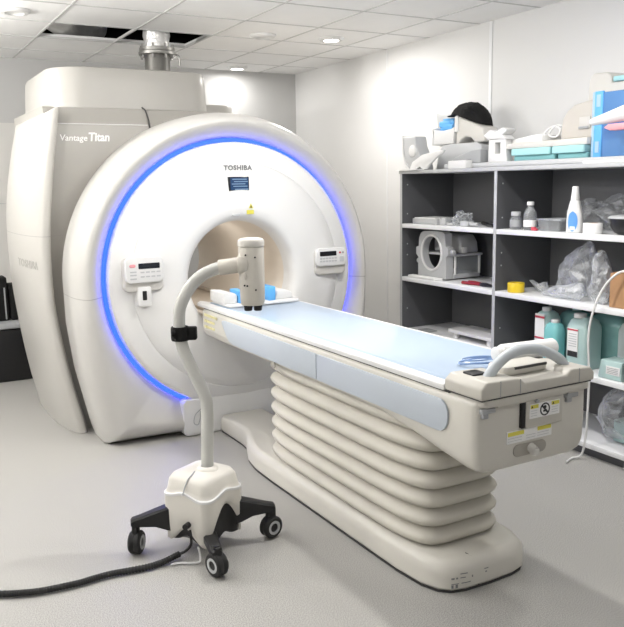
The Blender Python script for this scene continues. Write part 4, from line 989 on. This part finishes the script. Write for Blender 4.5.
solo('white_cable', wcb, 'white', 'white cable hanging down in front of the shelf by cardboard box', 'cable', (3.3, 2.87, 0))

# ------------------------------------------------------------------ third row
o = thing('white_platform', 'low white platform on feet in left bay of the third shelf', 'platform', (3.56, 4.0, A3))
obj('platform_top', MB().prism(rrect(3.46, 3.68, 3.76, 4.22, .01), A3+.036, A3+.06, 'Z', .003), 'white', o)
for x in (3.49, 3.65):
    for yv in (3.82, 4.16): obj('foot', MB().box((x-.014, yv-.02, A3), (x+.014, yv+.02, A3+.036), .003), 'white', o)
obj('knob', MB().cyl((3.6, 3.9, A3+.06), (3.6, 3.9, A3+.09), .02, .016, 16, .003), 'grey', o)
solo('dark_sheet', MB().box((3.45, 4.42, A3), (3.53, 4.55, A3+.006), .002), 'grey', 'small dark flat piece left of the low white platform', 'sheet', (3.49, 4.48, A3))
def jug(name, x0, x1, y0, y1, h, m, label, neck, capm='white', capr=.028):
    t = thing(name, label, 'jug', ((x0+x1)/2, (y0+y1)/2, A3), 'liquid jugs on the third shelf')
    r = .03
    o1 = rrect(x0, x1, y0, y1, r); c_ = ((x0+x1)/2, (y0+y1)/2)
    rings = [at_z(scaled(o1, .95, c_), A3+.001), at_z(o1, A3+.012), at_z(o1, A3+h*.72), at_z(scaled(o1, .97, c_), A3+h*.78), at_z(scaled(o1, .8, c_), A3+h*.88), at_z(scaled(o1, .5, c_), A3+h*.93)]
    obj('jug_body', MB().loft(rings), m, t, sharp=.9)
    nx, ny = neck
    obj('cap', MB().cyl((nx, ny, A3+h*.92), (nx, ny, A3+h), capr, seg=24, bev=.004), capm, t)
    return t
j = jug('liquid_jug', 3.475, 3.60, 3.305, 3.43, .315, 'tealpale', 'clear teal jug with tall red and white label, leftmost on third shelf', (3.53, 3.37))
lb = obj('jug_label', MB().box((3.469, 3.33, .54), (3.474, 3.405, .75)), 'paper', j, label='white label with red bars')
obj('label_bars', MB().box((3.467, 3.33, .725), (3.47, 3.405, .738)).box((3.467, 3.33, .60), (3.47, 3.405, .61)), 'redlabel', lb)
j = jug('liquid_jug', 3.62, 3.78, 3.22, 3.38, .31, 'teal', 'teal jug standing behind the red and white labelled jug', (3.7, 3.29), 'tealpale')
j = jug('liquid_bottle', 3.415, 3.51, 3.185, 3.295, .265, 'cyan', 'small bright turquoise bottle between the two labelled jugs', (3.46, 3.235), 'white', .024)
j = jug('liquid_jug', 3.46, 3.60, 3.0, 3.16, .315, 'tealpale', 'pale teal jug with big white screw cap and label', (3.51, 3.095), 'white', .036)
lb = obj('jug_label', MB().box((3.454, 3.06, .54), (3.459, 3.135, .705)), 'paper', j, label='white label')
obj('label_bars', MB().box((3.452, 3.06, .692), (3.455, 3.135, .70)), 'redlabel', lb)
obj('label_block', MB().box((3.452, 3.06, .54), (3.455, 3.13, .572)), 'dark_text', lb)
lm = MB()
for k in range(6): lm.box((3.452, 3.068, .60+.014*k), (3.455, 3.125, .604+.014*k))
obj('label_lines', lm, 'lightgrey', lb)
j = jug('liquid_jug', 3.63, 3.83, 2.90, 3.16, .325, 'teal', 'largest darker teal jug behind the screw cap jug', (3.72, 3.08), 'tealpale')
j = jug('liquid_jug', 3.56, 3.70, 2.722, 2.885, .32, 'frost', 'frosted canister standing at the right end of third shelf', (3.63, 2.80), 'frost')
o = thing('plastic_box', 'frosted plastic box with printed label in front of the frosted canister', 'box', (3.47, 2.80, A3))
obj('box_body', MB().prism([(2.878, A3), (2.722, A3), (2.722, A3+.105), (2.862, A3+.105)], 3.415, 3.53, 'X', .008), 'tealpale', o)
lb = obj('box_label', MB().box((3.411, 2.73, A3+.03), (3.4155, 2.82, A3+.075)), 'paper', o)
lm = MB()
for k in range(4): lm.box((3.409, 2.74, A3+.037+.009*k), (3.4125, 2.81, A3+.04+.009*k))
obj('label_lines', lm, 'grey', lb)

# ------------------------------------------------------------------ bottom row
bb = outline_bag([(2.955, .20), (2.945, .29), (2.91, .345), (2.87, .385), (2.78, .415), (2.70, .41), (2.68, .25), (2.685, .10), (2.80, .088), (2.88, .088), (2.915, .13), (2.985, .215)], 3.44, 3.70, 6.6, .02, A4)
solo('plastic_bag', clampx(bb, 3.41, 3.8, 2.665, 3.0, A4, .43), 'filmthick', 'big filled clear bag on the bottom shelf', 'plastic bag', (3.57, 2.85, A4), sharp=.25)
o = thing('storage_box', 'pale teal box inside the clear bag on bottom shelf', 'box', (3.6, 2.8, A4))
obj('box_body', MB().box((3.53, 2.74, A4+.004), (3.62, 2.85, A4+.13), .008), 'tealpale', o)

# ------------------------------------------------------------------ world and view
w = bpy.data.worlds.new('world'); S.world = w; w.use_nodes = True
w.node_tree.nodes['Background'].inputs[0].default_value = (.8, .85, .9, 1); w.node_tree.nodes['Background'].inputs[1].default_value = .3
S.view_settings.view_transform = 'Standard'; S.view_settings.look = 'None'; S.view_settings.gamma = 1; S.view_settings.exposure = .78
S.view_settings.use_curve_mapping = False
